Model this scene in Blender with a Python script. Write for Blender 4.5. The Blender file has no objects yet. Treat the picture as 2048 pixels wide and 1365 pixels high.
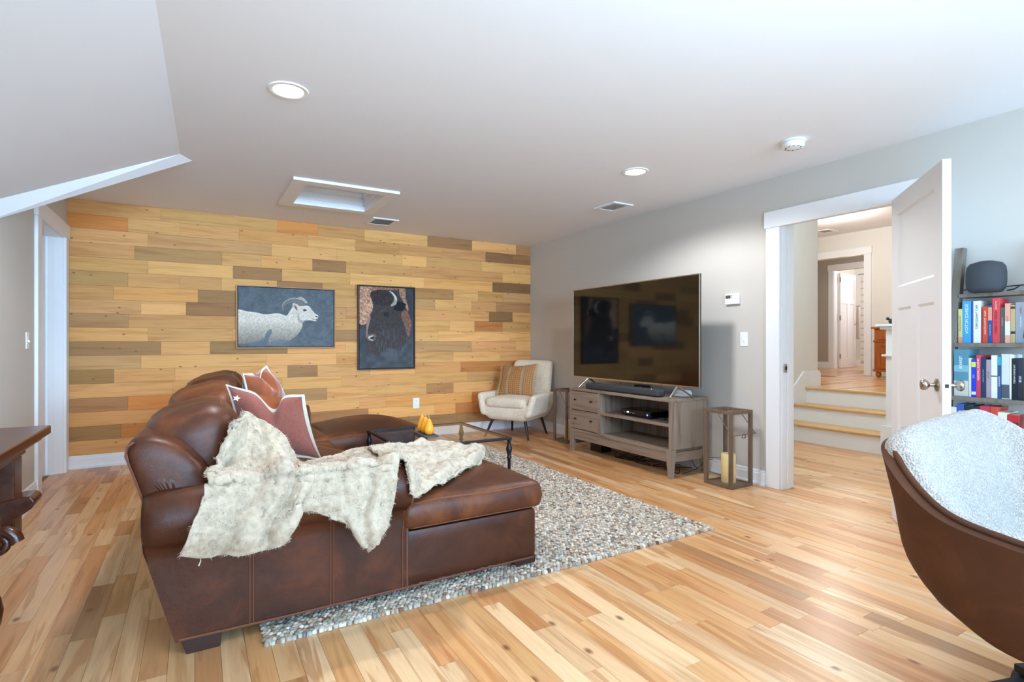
import bpy, bmesh, math, random
import numpy as np
from mathutils import Vector, Matrix, noise
random.seed(7); np.random.seed(7)
C = bpy.context.scene.collection
scn = bpy.context.scene

# ------------------------------------------------------------------ camera, world, lights, exposure
H = 1.155; F = 1077.0; CC = .8625; SS = .5061
cam_d = bpy.data.cameras.new('camera'); cam = bpy.data.objects.new('camera', cam_d); C.objects.link(cam)
cam_d.sensor_width = 36; cam_d.lens = F / 2048 * 36; cam_d.clip_start = .02
cam.location = (0, 0, H); cam.rotation_euler = (math.pi/2, 0, -math.atan2(SS, CC))
scn.camera = cam
scn.view_settings.view_transform = 'Standard'; scn.view_settings.look = 'None'
scn.view_settings.gamma = 1; scn.view_settings.use_curve_mapping = False
scn.view_settings.exposure = 0.62
scn.cycles.transparent_max_bounces = 16; scn.cycles.max_bounces = 10; scn.cycles.diffuse_bounces = 6; scn.cycles.sample_clamp_indirect = 6
w = bpy.data.worlds.new('sky'); scn.world = w; w.use_nodes = True
w.node_tree.nodes['Background'].inputs[0].default_value = (.55, .78, 1, 1)
w.node_tree.nodes['Background'].inputs[1].default_value = 2.5

def area(name, loc, rot, sx, sy, e, col):
    l = bpy.data.lights.new(name, 'AREA'); l.shape = 'RECTANGLE'; l.size = sx; l.size_y = sy; l.energy = e; l.color = col
    o = bpy.data.objects.new(name, l); o.location = loc; o.rotation_euler = rot; C.objects.link(o); return o
def bulb(name, loc, e, col, r=.06, kind='POINT', ang=2.2, blend=.6, rot=(0, 0, 0)):
    l = bpy.data.lights.new(name, kind); l.energy = e; l.color = col; l.shadow_soft_size = r
    if kind == 'SPOT': l.spot_size = ang; l.spot_blend = blend
    o = bpy.data.objects.new(name, l); o.location = loc; o.rotation_euler = rot; C.objects.link(o); return o
DAY = (.36, .66, 1.0); WARM = (.93, .95, 1.0)
R90 = math.pi/2
area('added_daylight_rear', (.35, -4.1, 1.5), (R90, 0, 0), 1.7, 1.3, 125, DAY)  # daylight through an unseen window added behind the camera
area('added_daylight_rear_second', (2.75, -4.1, 1.5), (R90, 0, 0), 1.7, 1.3, 125, DAY)  # same for the other added rear window
area('added_daylight_right', (3.86, -1.55, 1.5), (0, R90, 0), 1.3, 1.5, 7, DAY)  # weak daylight from an added side window, out of view
area('fill_uplight', (1.2, -.5, 1.0), (math.pi, 0, 0), 1.1, 1.1, 44, (.46, .75, 1))  # unseen fill added behind the camera to brighten the ceiling
bulb('recessed_lamp', (.408, 2.954, 2.40), 54, WARM, .05, 'SPOT', 2.75, .35)
bulb('recessed_lamp_second', (2.869, 3.043, 2.40), 48, WARM, .05, 'SPOT', 2.75, .35)
bulb('recessed_lamp_rear', (.408, .5, 2.40), 22, WARM, .05, 'SPOT', 2.75, .35)
bulb('recessed_lamp_rear_second', (2.869, .5, 2.40), 7, WARM, .05, 'SPOT', 2.75, .35)
fl_ = bulb('fill_spot', (.9, -3.2, 2.0), 880, (.58, .80, 1.0), .45, 'SPOT', math.radians(42), 1.0)  # unseen fill spot added to lift the far wall
fl_.rotation_euler = (Vector((1.55, 6.2, 2.15))-Vector(fl_.location)).to_track_quat('-Z', 'Y').to_euler()
f2_ = bulb('fill_spot_second', (3.3, -3.0, 2.0), 260, (.58, .80, 1.0), .4, 'SPOT', math.radians(28), 1.0)  # second added fill spot, aimed at the dim left wall
f2_.rotation_euler = (Vector((-1.0, 4.6, 1.55))-Vector(f2_.location)).to_track_quat('-Z', 'Y').to_euler()
bulb('hall_bulb', (8.0, 4.45, 2.80), 34, (.95, .93, .88), .12)
bulb('stair_fill', (5.0, 2.9, 2.6), 34, (.74, .92, 1), .15)  # unseen fill lamp added to brighten the stair and hall wall
bulb('inner_hall_bulb', (10.5, 5.4, 2.5), 8, (1, .9, .8), .12)
bulb('bathroom_bulb', (12.3, 5.2, 2.5), 34, (1, .98, .98), .15)

# ------------------------------------------------------------------ helpers
def lin(c):
    c = c/255.0
    return c/12.92 if c <= .04045 else ((c+.055)/1.055)**2.4
def rgb(r, g, b): return (lin(r), lin(g), lin(b), 1)

def ray(px, py):
    a = (px-1024)/F
    return Vector((a*CC+SS, -a*SS+CC, -(py-682.5)/F))
EYE = Vector((0, 0, H))
def atX(px, py, X): r = ray(px, py); return EYE + r*(X/r.x)
def atY(px, py, Y): r = ray(px, py); return EYE + r*(Y/r.y)
def atZ(px, py, Z): r = ray(px, py); return EYE + r*((Z-H)/r.z)

class MB:
    def __init__(s): s.v = []; s.f = []; s.c = []
    def add(s, vs, fs, col=None):
        n = len(s.v); s.v.extend([tuple(v) for v in vs]); s.f.extend([tuple(i+n for i in f) for f in fs])
        if col is not None: s.c.extend([col]*len(vs))
        return s
    def box(s, x0, x1, y0, y1, z0, z1, col=None):
        return s.add([(x0,y0,z0),(x1,y0,z0),(x1,y1,z0),(x0,y1,z0),(x0,y0,z1),(x1,y0,z1),(x1,y1,z1),(x0,y1,z1)],
                     [(0,3,2,1),(4,5,6,7),(0,1,5,4),(1,2,6,5),(2,3,7,6),(3,0,4,7)], col)
    def hexa(s, b, t):            # bottom 4 pts, top 4 pts
        return s.add(list(b)+list(t), [(0,3,2,1),(4,5,6,7),(0,1,5,4),(1,2,6,5),(2,3,7,6),(3,0,4,7)])
    def prism(s, pts, ax, a0, a1):  # pts 2-D polygon extruded along axis ax
        def mk(p, a):
            if ax == 0: return (a, p[0], p[1])
            if ax == 1: return (p[0], a, p[1])
            return (p[0], p[1], a)
        n = len(pts)
        vs = [mk(p, a0) for p in pts]+[mk(p, a1) for p in pts]
        fs = [tuple(range(n))[::-1], tuple(range(n, 2*n))]+[(i, (i+1) % n, n+(i+1) % n, n+i) for i in range(n)]
        return s.add(vs, fs)
    def tube(s, path, r, n=8, closed=False, cap=True):
        path = [Vector(p) for p in path]; m = len(path)
        rs = r if isinstance(r, (list, tuple)) else [r]*m
        vs = []; up = None
        for i, p in enumerate(path):
            if closed: d = path[(i+1) % m]-path[i-1]
            else: d = path[min(i+1, m-1)]-path[max(i-1, 0)]
            if d.length < 1e-9: d = Vector((0, 0, 1))
            d.normalize()
            if up is None: up = d.orthogonal().normalized()
            else:
                up = up - d*up.dot(d)
                up = up.normalized() if up.length > 1e-6 else d.orthogonal().normalized()
            b = d.cross(up)
            for k in range(n):
                a = 2*math.pi*k/n
                vs.append(p+(up*math.cos(a)+b*math.sin(a))*rs[i])
        fs = []
        for i in range(m if closed else m-1):
            j = (i+1) % m
            for k in range(n):
                fs.append((i*n+k, i*n+(k+1) % n, j*n+(k+1) % n, j*n+k))
        if cap and not closed:
            fs.append(tuple(range(n))[::-1]); fs.append(tuple((m-1)*n+k for k in range(n)))
        return s.add(vs, fs)
    def lathe(s, prof, c=(0, 0, 0), n=20, ax=2, sx=1, sy=1):
        vs = []; m = len(prof)
        for (r, h) in prof:
            for k in range(n):
                a = 2*math.pi*k/n; p = (r*math.cos(a)*sx, r*math.sin(a)*sy)
                if ax == 2: q = (p[0], p[1], h)
                elif ax == 0: q = (h, p[0], p[1])
                else: q = (p[0], h, p[1])
                vs.append((q[0]+c[0], q[1]+c[1], q[2]+c[2]))
        fs = [(i*n+k, i*n+(k+1) % n, (i+1)*n+(k+1) % n, (i+1)*n+k) for i in range(m-1) for k in range(n)]
        fs += [tuple(range(n))[::-1], tuple((m-1)*n+k for k in range(n))]
        if ax == 1: fs = [f[::-1] for f in fs]
        return s.add(vs, fs)
    def grid(s, P):                  # P: array [nu][nv] of points
        nu, nv = len(P), len(P[0])
        vs = [p for row in P for p in row]
        return s.add(vs, [(i*nv+j, (i+1)*nv+j, (i+1)*nv+j+1, i*nv+j+1) for i in range(nu-1) for j in range(nv-1)])
    def xf(s, M, start=0):
        s.v = s.v[:start]+[tuple(M @ Vector(v)) for v in s.v[start:]]; return s

def rmap(P, h, r):
    q = [max(-(h[i]-r), min(h[i]-r, P[i])) for i in range(3)]
    d = [P[i]-q[i] for i in range(3)]; L = math.sqrt(sum(x*x for x in d))
    if L < 1e-9: return tuple(P)
    return tuple(q[i]+d[i]*r/L for i in range(3))
def softbox(mb, c, h, r, n=(12, 12, 8), fn=None, rot=None):
    """a rounded box with half sizes h, bent by fn(x,y,z)->(x,y,z) in its own frame"""
    key = {}; vs = []; fs = []
    def vid(i, j, k):
        t = (i, j, k)
        if t not in key:
            P = tuple((2*t[a]/n[a]-1)*h[a] for a in range(3))
            # cluster samples near the edges
            P = tuple(math.sin(P[a]/h[a]*math.pi/2)*h[a]*.35+P[a]*.65 for a in range(3))
            Q = rmap(P, h, r)
            if fn: Q = fn(*Q)
            Q = Vector(Q)
            if rot is not None: Q = rot @ Q
            key[t] = len(vs); vs.append(Q+Vector(c))
        return key[t]
    for a in range(3):
        b, d = (a+1) % 3, (a+2) % 3
        for side in (0, n[a]):
            for i in range(n[b]):
                for j in range(n[d]):
                    ids = []
                    for (u, v) in ((i, j), (i+1, j), (i+1, j+1), (i, j+1)):
                        t = [0, 0, 0]; t[a] = side; t[b] = u; t[d] = v; ids.append(vid(*t))
                    fs.append(tuple(ids if side else ids[::-1]))
    mb.add(vs, fs); return mb
def piping(mb, c, h, r, pr, side=1, fn=None, rot=None, m=60, inset=.35):
    """a welt around the top (side=1) or bottom (side=-1) edge of the same softbox"""
    path = []
    k = r*inset
    per = [(-h[0]+k, -h[1]+k), (h[0]-k, -h[1]+k), (h[0]-k, h[1]-k), (-h[0]+k, h[1]-k)]
    rr = r*.9
    pts = []
    for i in range(4):
        a, b = Vector(per[i]), Vector(per[(i+1) % 4]); L = (b-a).length
        q = max(4, int(m*L/(4*(h[0]+h[1]))*2))
        for t in range(q):
            p = a.lerp(b, t/q); pts.append(p)
    for p in pts:
        P = Vector((max(-h[0]+k, min(h[0]-k, p.x)), p.y, side*(h[2]-k)))
        # soften the corners
        ex, ey = h[0]-r*1.4, h[1]-r*1.4
        dx, dy = max(0, abs(P.x)-ex), max(0, abs(P.y)-ey)
        if dx > 0 and dy > 0:
            L = math.hypot(dx, dy); mx = r*1.4-k
            if L > mx: P.x = math.copysign(ex+dx*mx/L, P.x); P.y = math.copysign(ey+dy*mx/L, P.y)
        Q = tuple(P)
        if fn: Q = fn(*Q)
        Q = Vector(Q)
        if rot is not None: Q = rot @ Q
        path.append(Q+Vector(c))
    mb.tube(path, pr, 6, closed=True); return mb

def tag(o, label=None, cat=None, group=None, kind=None):
    if label: o['label'] = label
    if cat: o['category'] = cat
    if group: o['group'] = group
    if kind: o['kind'] = kind
    return o
def thing(name, label, cat, loc=(0, 0, 0), rz=0, group=None):
    o = bpy.data.objects.new(name, None); C.objects.link(o); o.location = loc; o.rotation_euler = (0, 0, rz)
    o.empty_display_size = .05
    return tag(o, label, cat, group)
def obj(name, mb, m, parent=None, smooth=False, bevel=0, sub=0, local=False, ang=40, remesh=0, solid=0, seg=2, label=None):
    me = bpy.data.meshes.new(name)
    vs = mb.v
    if parent is not None and not local:
        M = wmat(parent).inverted(); vs = [M @ Vector(v) for v in vs]
    me.from_pydata([tuple(v) for v in vs], [], mb.f); me.update()
    if mb.c:
        at = me.color_attributes.new('Col', 'FLOAT_COLOR', 'POINT')
        at.data.foreach_set('color', np.array(mb.c, dtype=np.float32).ravel())
    o = bpy.data.objects.new(name, me); C.objects.link(o)
    if m: me.materials.append(m)
    if parent is not None: o.parent = parent
    if smooth:
        me.polygons.foreach_set('use_smooth', [True]*len(me.polygons))
    if smooth and not sub and not bevel and not solid: me.set_sharp_from_angle(angle=math.radians(55))
    if solid:
        md = o.modifiers.new('s', 'SOLIDIFY'); md.thickness = solid; md.offset = -1
    if remesh:
        md = o.modifiers.new('r', 'REMESH'); md.mode = 'VOXEL'; md.voxel_size = remesh; md.use_smooth_shade = True
        md = o.modifiers.new('sm', 'SMOOTH'); md.factor = .5; md.iterations = 6
    if bevel:
        md = o.modifiers.new('b', 'BEVEL'); md.width = bevel; md.segments = seg; md.limit_method = 'ANGLE'; md.angle_limit = math.radians(ang)
        md.harden_normals = False
        me.polygons.foreach_set('use_smooth', [True]*len(me.polygons))
        md2 = o.modifiers.new('w', 'WEIGHTED_NORMAL'); md2.keep_sharp = True
    if sub:
        md = o.modifiers.new('ss', 'SUBSURF'); md.levels = sub; md.render_levels = sub
    if label: o['label'] = label
    return o
def wmat(o):
    M = Matrix.LocRotScale(o.location, o.rotation_euler, o.scale)
    return (wmat(o.parent) @ M) if o.parent else M
def struct(name, mb, m, parent=None, **k):
    o = obj(name, mb, m, parent, **k)
    if parent is None: o['kind'] = 'structure'
    return o
def dup(root, loc=None, rz=None, label=None, group=None):
    def cp(o, par):
        c = o.copy(); C.objects.link(c)
        if par: c.parent = par
        for ch in [x for x in bpy.data.objects if x.parent == o]: cp(ch, c)
        return c
    r = cp(root, None)
    if loc is not None: r.location = loc
    if rz is not None: r.rotation_euler = (0, 0, rz)
    if label: r['label'] = label
    if group: r['group'] = group
    return r
def text_mesh(s, size, ext=0.0003):
    cu = bpy.data.curves.new('t', 'FONT'); cu.body = s; cu.size = size; cu.extrude = ext; cu.align_x = 'CENTER'; cu.align_y = 'CENTER'
    cu.resolution_u = 2
    o = bpy.data.objects.new('t', cu); C.objects.link(o)
    dg = bpy.context.evaluated_depsgraph_get()
    me = bpy.data.meshes.new_from_object(o.evaluated_get(dg))
    mb = MB(); mb.add([tuple(v.co) for v in me.vertices], [tuple(p.vertices) for p in me.polygons])
    bpy.data.objects.remove(o); bpy.data.curves.remove(cu); bpy.data.meshes.remove(me)
    return mb

# ------------------------------------------------------------------ materials
def newmat(name):
    m = bpy.data.materials.new(name); m.use_nodes = True
    nt = m.node_tree; return m, nt, nt.nodes['Principled BSDF']
def N(nt, t, **k):
    n = nt.nodes.new(t)
    for a, b in k.items():
        if hasattr(n, a) and not isinstance(b, tuple): setattr(n, a, b)
    return n
def plain(name, col, rough=.5, metal=0, noise_amt=.06, nscale=30, bump=0, bscale=200, spec=.5, coat=0, sheen=0, emit=None, es=0, trans=0, ior=1.45, alpha=1, dist=.002):
    m, nt, b = newmat(name)
    L = nt.links
    b.inputs['Roughness'].default_value = rough; b.inputs['Metallic'].default_value = metal
    b.inputs['Specular IOR Level'].default_value = spec; b.inputs['Coat Weight'].default_value = coat
    b.inputs['Sheen Weight'].default_value = sheen; b.inputs['Transmission Weight'].default_value = trans; b.inputs['IOR'].default_value = ior
    b.inputs['Base Color'].default_value = col
    if noise_amt:
        tc = N(nt, 'ShaderNodeTexCoord'); nz = N(nt, 'ShaderNodeTexNoise'); nz.inputs['Scale'].default_value = nscale; nz.inputs['Detail'].default_value = 4
        L.new(tc.outputs['Object'], nz.inputs['Vector'])
        mx = N(nt, 'ShaderNodeMix'); mx.data_type = 'RGBA'
        mx.inputs[6].default_value = tuple(c*(1-noise_amt) for c in col[:3])+(1,)
        mx.inputs[7].default_value = tuple(min(1, c*(1+noise_amt)) for c in col[:3])+(1,)
        L.new(nz.outputs['Fac'], mx.inputs[0]); L.new(mx.outputs[2], b.inputs['Base Color'])
    if bump:
        tc = N(nt, 'ShaderNodeTexCoord'); nz = N(nt, 'ShaderNodeTexNoise'); nz.inputs['Scale'].default_value = bscale; nz.inputs['Detail'].default_value = 3
        L.new(tc.outputs['Object'], nz.inputs['Vector'])
        bp = N(nt, 'ShaderNodeBump'); bp.inputs['Strength'].default_value = bump; bp.inputs['Distance'].default_value = dist
        L.new(nz.outputs['Fac'], bp.inputs['Height']); L.new(bp.outputs['Normal'], b.inputs['Normal'])
    if emit:
        b.inputs['Emission Color'].default_value = emit; b.inputs['Emission Strength'].default_value = es
    return m
def ramp(nt, stops):
    r = nt.nodes.new('ShaderNodeValToRGB'); e = r.color_ramp.elements
    while len(e) < len(stops): e.new(.5)
    for i, (p, c) in enumerate(stops): e[i].position = p; e[i].color = c
    return r
def mixc(nt, fac, a, b, mode='MIX'):
    mx = nt.nodes.new('ShaderNodeMix'); mx.data_type = 'RGBA'; mx.blend_type = mode
    for s, v in ((0, fac), (6, a), (7, b)):
        if hasattr(v, 'links') or hasattr(v, 'is_linked'): nt.links.new(v, mx.inputs[s])
        else: mx.inputs[s].default_value = v
    return mx.outputs[2]
def wood(name, src, axis, rough=.4, knots=0, streak=.35, gscale=1, base=None, hue=None, bump=.15, spec=.4, kdark=(.18, .10, .06, 1), kg=.85, heart=0):
    """src: 'obj' object colour, 'attr' colour attribute, 'flat' base; axis: grain direction 0/1/2"""
    m, nt, b = newmat(name); L = nt.links
    b.inputs['Roughness'].default_value = rough; b.inputs['Specular IOR Level'].default_value = spec
    geo = N(nt, 'ShaderNodeNewGeometry')
    if src == 'obj':
        oi = N(nt, 'ShaderNodeObjectInfo'); col = oi.outputs['Color']; rnd = oi.outputs['Random']
    elif src == 'attr':
        at = N(nt, 'ShaderNodeAttribute'); at.attribute_name = 'Col'; col = at.outputs['Color']; rnd = at.outputs['Alpha']
    else:
        rg = N(nt, 'ShaderNodeRGB'); rg.outputs[0].default_value = base; col = rg.outputs[0]
        v = N(nt, 'ShaderNodeValue'); v.outputs[0].default_value = .3; rnd = v.outputs[0]
    mul = N(nt, 'ShaderNodeMath'); mul.operation = 'MULTIPLY'; mul.inputs[1].default_value = 37.0; L.new(rnd, mul.inputs[0])
    mp = N(nt, 'ShaderNodeMapping')
    sc = [22*gscale]*3; sc[axis] = 1.6*gscale; mp.inputs['Scale'].default_value = sc
    if src == 'flat' or src == 'tc':
        tc = N(nt, 'ShaderNodeTexCoord'); L.new(tc.outputs['Object'], mp.inputs['Vector'])
    else: L.new(geo.outputs['Position'], mp.inputs['Vector'])
    g = N(nt, 'ShaderNodeTexNoise'); g.noise_dimensions = '4D'; g.inputs['Scale'].default_value = 1; g.inputs['Detail'].default_value = 5; g.inputs['Distortion'].default_value = .6
    L.new(mp.outputs['Vector'], g.inputs['Vector']); L.new(mul.outputs[0], g.inputs['W'])
    mp2 = N(nt, 'ShaderNodeMapping'); sc2 = [110*gscale]*3; sc2[axis] = 5*gscale; mp2.inputs['Scale'].default_value = sc2
    L.new(mp.inputs['Vector'].links[0].from_socket, mp2.inputs['Vector'])
    g2 = N(nt, 'ShaderNodeTexNoise'); g2.noise_dimensions = '4D'; g2.inputs['Scale'].default_value = 1; g2.inputs['Detail'].default_value = 3
    L.new(mp2.outputs['Vector'], g2.inputs['Vector']); L.new(mul.outputs[0], g2.inputs['W'])
    r1 = ramp(nt, [(.34, (1-streak*.75, 1-streak*1.08, 1-streak*1.35, 1)), (.52, (1, 1, 1, 1)), (.72, (1.0, .97, .92, 1))])
    L.new(g.outputs['Fac'], r1.inputs[0])
    r2 = ramp(nt, [(.3, (.86, .84, .80, 1)), (.6, (1, 1, 1, 1))]); L.new(g2.outputs['Fac'], r2.inputs[0])
    c = mixc(nt, 1.0, col, r1.outputs[0], 'MULTIPLY'); c = mixc(nt, .7, c, r2.outputs[0], 'MULTIPLY')
    if heart:
        mh = N(nt, 'ShaderNodeMapping'); hs = [13]*3; hs[axis] = 1.1; mh.inputs['Scale'].default_value = hs
        L.new(mp.inputs['Vector'].links[0].from_socket, mh.inputs['Vector'])
        nh = N(nt, 'ShaderNodeTexNoise'); nh.noise_dimensions = '4D'; nh.inputs['Scale'].default_value = 1; nh.inputs['Detail'].default_value = 3; nh.inputs['Distortion'].default_value = .9
        L.new(mh.outputs['Vector'], nh.inputs['Vector']); L.new(mul.outputs[0], nh.inputs['W'])
        rh_ = ramp(nt, [(.56, (0, 0, 0, 1)), (.60, (heart, heart, heart, 1)), (.72, (heart*.7,)*3+(1,))]); L.new(nh.outputs['Fac'], rh_.inputs[0])
        c = mixc(nt, rh_.outputs[0], c, rgb(176, 112, 60))
    if knots:
        sp = N(nt, 'ShaderNodeSeparateXYZ'); L.new(mp.inputs['Vector'].links[0].from_socket, sp.inputs[0])
        cb_ = N(nt, 'ShaderNodeCombineXYZ')
        def ma(op, x, y):
            q = N(nt, 'ShaderNodeMath'); q.operation = op
            for i_, v_ in enumerate((x, y)):
                if hasattr(v_, 'links'): L.new(v_, q.inputs[i_])
                else: q.inputs[i_].default_value = v_
            return q.outputs[0]
        L.new(ma('ADD', ma('MULTIPLY', sp.outputs[axis], 8*knots), mul.outputs[0]), cb_.inputs[0])
        L.new(ma('ADD', ma('MULTIPLY', sp.outputs[2 if axis == 0 else 0], 14*knots), mul.outputs[0]), cb_.inputs[1])
        vo = N(nt, 'ShaderNodeTexVoronoi'); vo.voronoi_dimensions = '2D'; vo.inputs['Scale'].default_value = 1; vo.inputs['Randomness'].default_value = 1
        L.new(cb_.outputs[0], vo.inputs['Vector'])
        rk = ramp(nt, [(.04, (1, 1, 1, 1)), (.085, (.5, .5, .5, 1)), (.13, (0, 0, 0, 1))]); L.new(vo.outputs['Distance'], rk.inputs[0])
        sc3 = N(nt, 'ShaderNodeSeparateColor'); L.new(vo.outputs['Color'], sc3.inputs[0])
        gate = ma('GREATER_THAN', sc3.outputs[0], kg)
        k1 = N(nt, 'ShaderNodeMath'); k1.operation = 'MULTIPLY'; L.new(ma('MULTIPLY', rk.outputs[0], gate), k1.inputs[0]); k1.inputs[1].default_value = .85
        c = mixc(nt, k1.outputs[0], c, kdark)
    L.new(c, b.inputs['Base Color'])
    if bump:
        bp = N(nt, 'ShaderNodeBump'); bp.inputs['Strength'].default_value = bump; bp.inputs['Distance'].default_value = .002
        L.new(g2.outputs['Fac'], bp.inputs['Height']); L.new(bp.outputs['Normal'], b.inputs['Normal'])
    return m
def leather(name, c0, c1, c2, rough=.33, scale=3.0, sp_=.32):
    m, nt, b = newmat(name); L = nt.links
    tc = N(nt, 'ShaderNodeTexCoord')
    nz = N(nt, 'ShaderNodeTexNoise'); nz.inputs['Scale'].default_value = scale; nz.inputs['Detail'].default_value = 6; nz.inputs['Roughness'].default_value = .62; nz.inputs['Distortion'].default_value = .6
    L.new(tc.outputs['Object'], nz.inputs['Vector'])
    r = ramp(nt, [(.22, c0), (.50, c1), (.72, c2)]); L.new(nz.outputs['Fac'], r.inputs[0]); L.new(r.outputs[0], b.inputs['Base Color'])
    vo = N(nt, 'ShaderNodeTexVoronoi'); vo.inputs['Scale'].default_value = 260; L.new(tc.outputs['Object'], vo.inputs['Vector'])
    n3 = N(nt, 'ShaderNodeTexNoise'); n3.inputs['Scale'].default_value = 9; n3.inputs['Detail'].default_value = 3; n3.inputs['Distortion'].default_value = .2; L.new(tc.outputs['Object'], n3.inputs['Vector'])
    b1 = N(nt, 'ShaderNodeBump'); b1.inputs['Strength'].default_value = .25; b1.inputs['Distance'].default_value = .001; L.new(vo.outputs['Distance'], b1.inputs['Height'])
    b2 = N(nt, 'ShaderNodeBump'); b2.inputs['Strength'].default_value = .28; b2.inputs['Distance'].default_value = .012; L.new(n3.outputs['Fac'], b2.inputs['Height'])
    L.new(b1.outputs['Normal'], b2.inputs['Normal']); L.new(b2.outputs['Normal'], b.inputs['Normal'])
    rr = ramp(nt, [(.3, (rough+.03,)*3+(1,)), (.7, (rough+.15,)*3+(1,))]); L.new(nz.outputs['Fac'], rr.inputs[0]); L.new(rr.outputs[0], b.inputs['Roughness'])
    b.inputs['Specular IOR Level'].default_value = sp_
    return m
def fabric(name, c0, c1, scale=60, bump=.6, dist=.003, rough=.9, vor=False, sheen=.3, warp=None):
    m, nt, b = newmat(name); L = nt.links
    tc = N(nt, 'ShaderNodeTexCoord')
    if vor: t = N(nt, 'ShaderNodeTexVoronoi'); out = 'Distance'
    else: t = N(nt, 'ShaderNodeTexNoise'); t.inputs['Detail'].default_value = 5; out = 'Fac'
    t.inputs['Scale'].default_value = scale
    mp = N(nt, 'ShaderNodeMapping')
    if warp: mp.inputs['Scale'].default_value = warp
    L.new(tc.outputs['Object'], mp.inputs['Vector']); L.new(mp.outputs['Vector'], t.inputs['Vector'])
    n2 = N(nt, 'ShaderNodeTexNoise'); n2.inputs['Scale'].default_value = 5; n2.inputs['Detail'].default_value = 4; L.new(tc.outputs['Object'], n2.inputs['Vector'])
    ad = N(nt, 'ShaderNodeMath'); ad.operation = 'MULTIPLY_ADD'; L.new(t.outputs[out], ad.inputs[0]); ad.inputs[1].default_value = .6; 
    h = N(nt, 'ShaderNodeMath'); h.operation = 'MULTIPLY'; L.new(n2.outputs['Fac'], h.inputs[0]); h.inputs[1].default_value = .4; L.new(h.outputs[0], ad.inputs[2])
    r = ramp(nt, [(.25, c0), (.6, c1)]); L.new(ad.outputs[0], r.inputs[0]); L.new(r.outputs[0], b.inputs['Base Color'])
    bp = N(nt, 'ShaderNodeBump'); bp.inputs['Strength'].default_value = bump; bp.inputs['Distance'].default_value = dist; bp.invert = vor
    L.new(t.outputs[out], bp.inputs['Height']); L.new(bp.outputs['Normal'], b.inputs['Normal'])
    b.inputs['Roughness'].default_value = rough; b.inputs['Sheen Weight'].default_value = sheen; b.inputs['Specular IOR Level'].default_value = .2
    return m
def attrmat(name, rough=.8, bump=0, bscale=300, spec=.3):
    m, nt, b = newmat(name); at = N(nt, 'ShaderNodeAttribute'); at.attribute_name = 'Col'
    nt.links.new(at.outputs['Color'], b.inputs['Base Color']); b.inputs['Roughness'].default_value = rough; b.inputs['Specular IOR Level'].default_value = spec
    if bump:
        tc = N(nt, 'ShaderNodeTexCoord'); nz = N(nt, 'ShaderNodeTexNoise'); nz.inputs['Scale'].default_value = bscale
        bp = N(nt, 'ShaderNodeBump'); bp.inputs['Strength'].default_value = bump; bp.inputs['Distance'].default_value = .003
        nt.links.new(tc.outputs['Object'], nz.inputs['Vector']); nt.links.new(nz.outputs['Fac'], bp.inputs['Height']); nt.links.new(bp.outputs['Normal'], b.inputs['Normal'])
    return m
def glassmat(name, tint=(1, 1, 1, 1), mixf=.12):
    m, nt, b = newmat(name); nt.nodes.remove(b); out = nt.nodes['Material Output']
    t = N(nt, 'ShaderNodeBsdfTransparent'); t.inputs[0].default_value = tint
    g = N(nt, 'ShaderNodeBsdfGlossy'); g.inputs['Roughness'].default_value = .01
    fr = N(nt, 'ShaderNodeFresnel'); fr.inputs['IOR'].default_value = 1.5
    mx = N(nt, 'ShaderNodeMixShader'); ge = N(nt, 'ShaderNodeNewGeometry'); iv = N(nt, 'ShaderNodeMath'); iv.operation = 'SUBTRACT'; iv.inputs[0].default_value = 1; nt.links.new(ge.outputs['Backfacing'], iv.inputs[1])
    ml = N(nt, 'ShaderNodeMath'); ml.operation = 'MULTIPLY'; nt.links.new(fr.outputs[0], ml.inputs[0]); nt.links.new(iv.outputs[0], ml.inputs[1]); nt.links.new(ml.outputs[0], mx.inputs[0]); nt.links.new(t.outputs[0], mx.inputs[1]); nt.links.new(g.outputs[0], mx.inputs[2])
    nt.links.new(mx.outputs[0], out.inputs[0]); return m

M = {}
M['grey_wall'] = plain('grey_wall_paint', rgb(204, 199, 191), .7, 0, .015, 8, .05, 300, .3)
M['hall_wall'] = plain('hall_wall_paint', rgb(226, 224, 218), .7, 0, .015, 8, .05, 300, .3)
M['inner_wall'] = plain('inner_wall_paint', rgb(176, 168, 158), .7, 0, .015, 8, 0, 300, .3)
M['ceiling'] = plain('ceiling_paint', rgb(240, 240, 243), .85, 0, .012, 6, .04, 200, .2)
M['trim'] = plain('white_trim_paint', rgb(238, 240, 243), .35, 0, .01, 10, 0)
M['door'] = plain('door_paint', rgb(232, 230, 232), .4, 0, .01, 10, 0)
M['white_plastic'] = plain('white_plastic', rgb(245, 245, 243), .35, 0, .01, 20)
M['black_plastic'] = plain('black_plastic', rgb(28, 28, 30), .35, 0, .05, 40)
M['dark_grey'] = plain('charcoal_cloth', rgb(62, 64, 68), .8, 0, .1, 300, .4, 600)
M['steel'] = plain('brushed_steel', rgb(190, 188, 184), .28, 1, .04, 80)
M['nickel'] = plain('satin_nickel', rgb(178, 168, 156), .25, 1, .04, 80)
M['bronze'] = plain('dark_bronze', rgb(58, 46, 38), .4, .8, .1, 60)
M['iron'] = plain('dark_iron', rgb(52, 50, 52), .42, .7, .12, 80, .2, 120)
M['glass'] = glassmat('clear_glass')
M['smoke_glass'] = glassmat('table_glass', (.95, .93, .90, 1))
M['wall_wood'] = wood('reclaimed_wall_wood', 'obj', 0, .62, 1.0, .22, bump=.25, spec=.25)
M['wall_back'] = plain('plank_backing', rgb(60, 42, 26), .9)
M['floor_obj'] = wood('birch_floor', 'obj', 1, .30, .55, .30, bump=.05, kdark=rgb(120, 66, 36), spec=.45, kg=.90, heart=.6)
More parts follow.
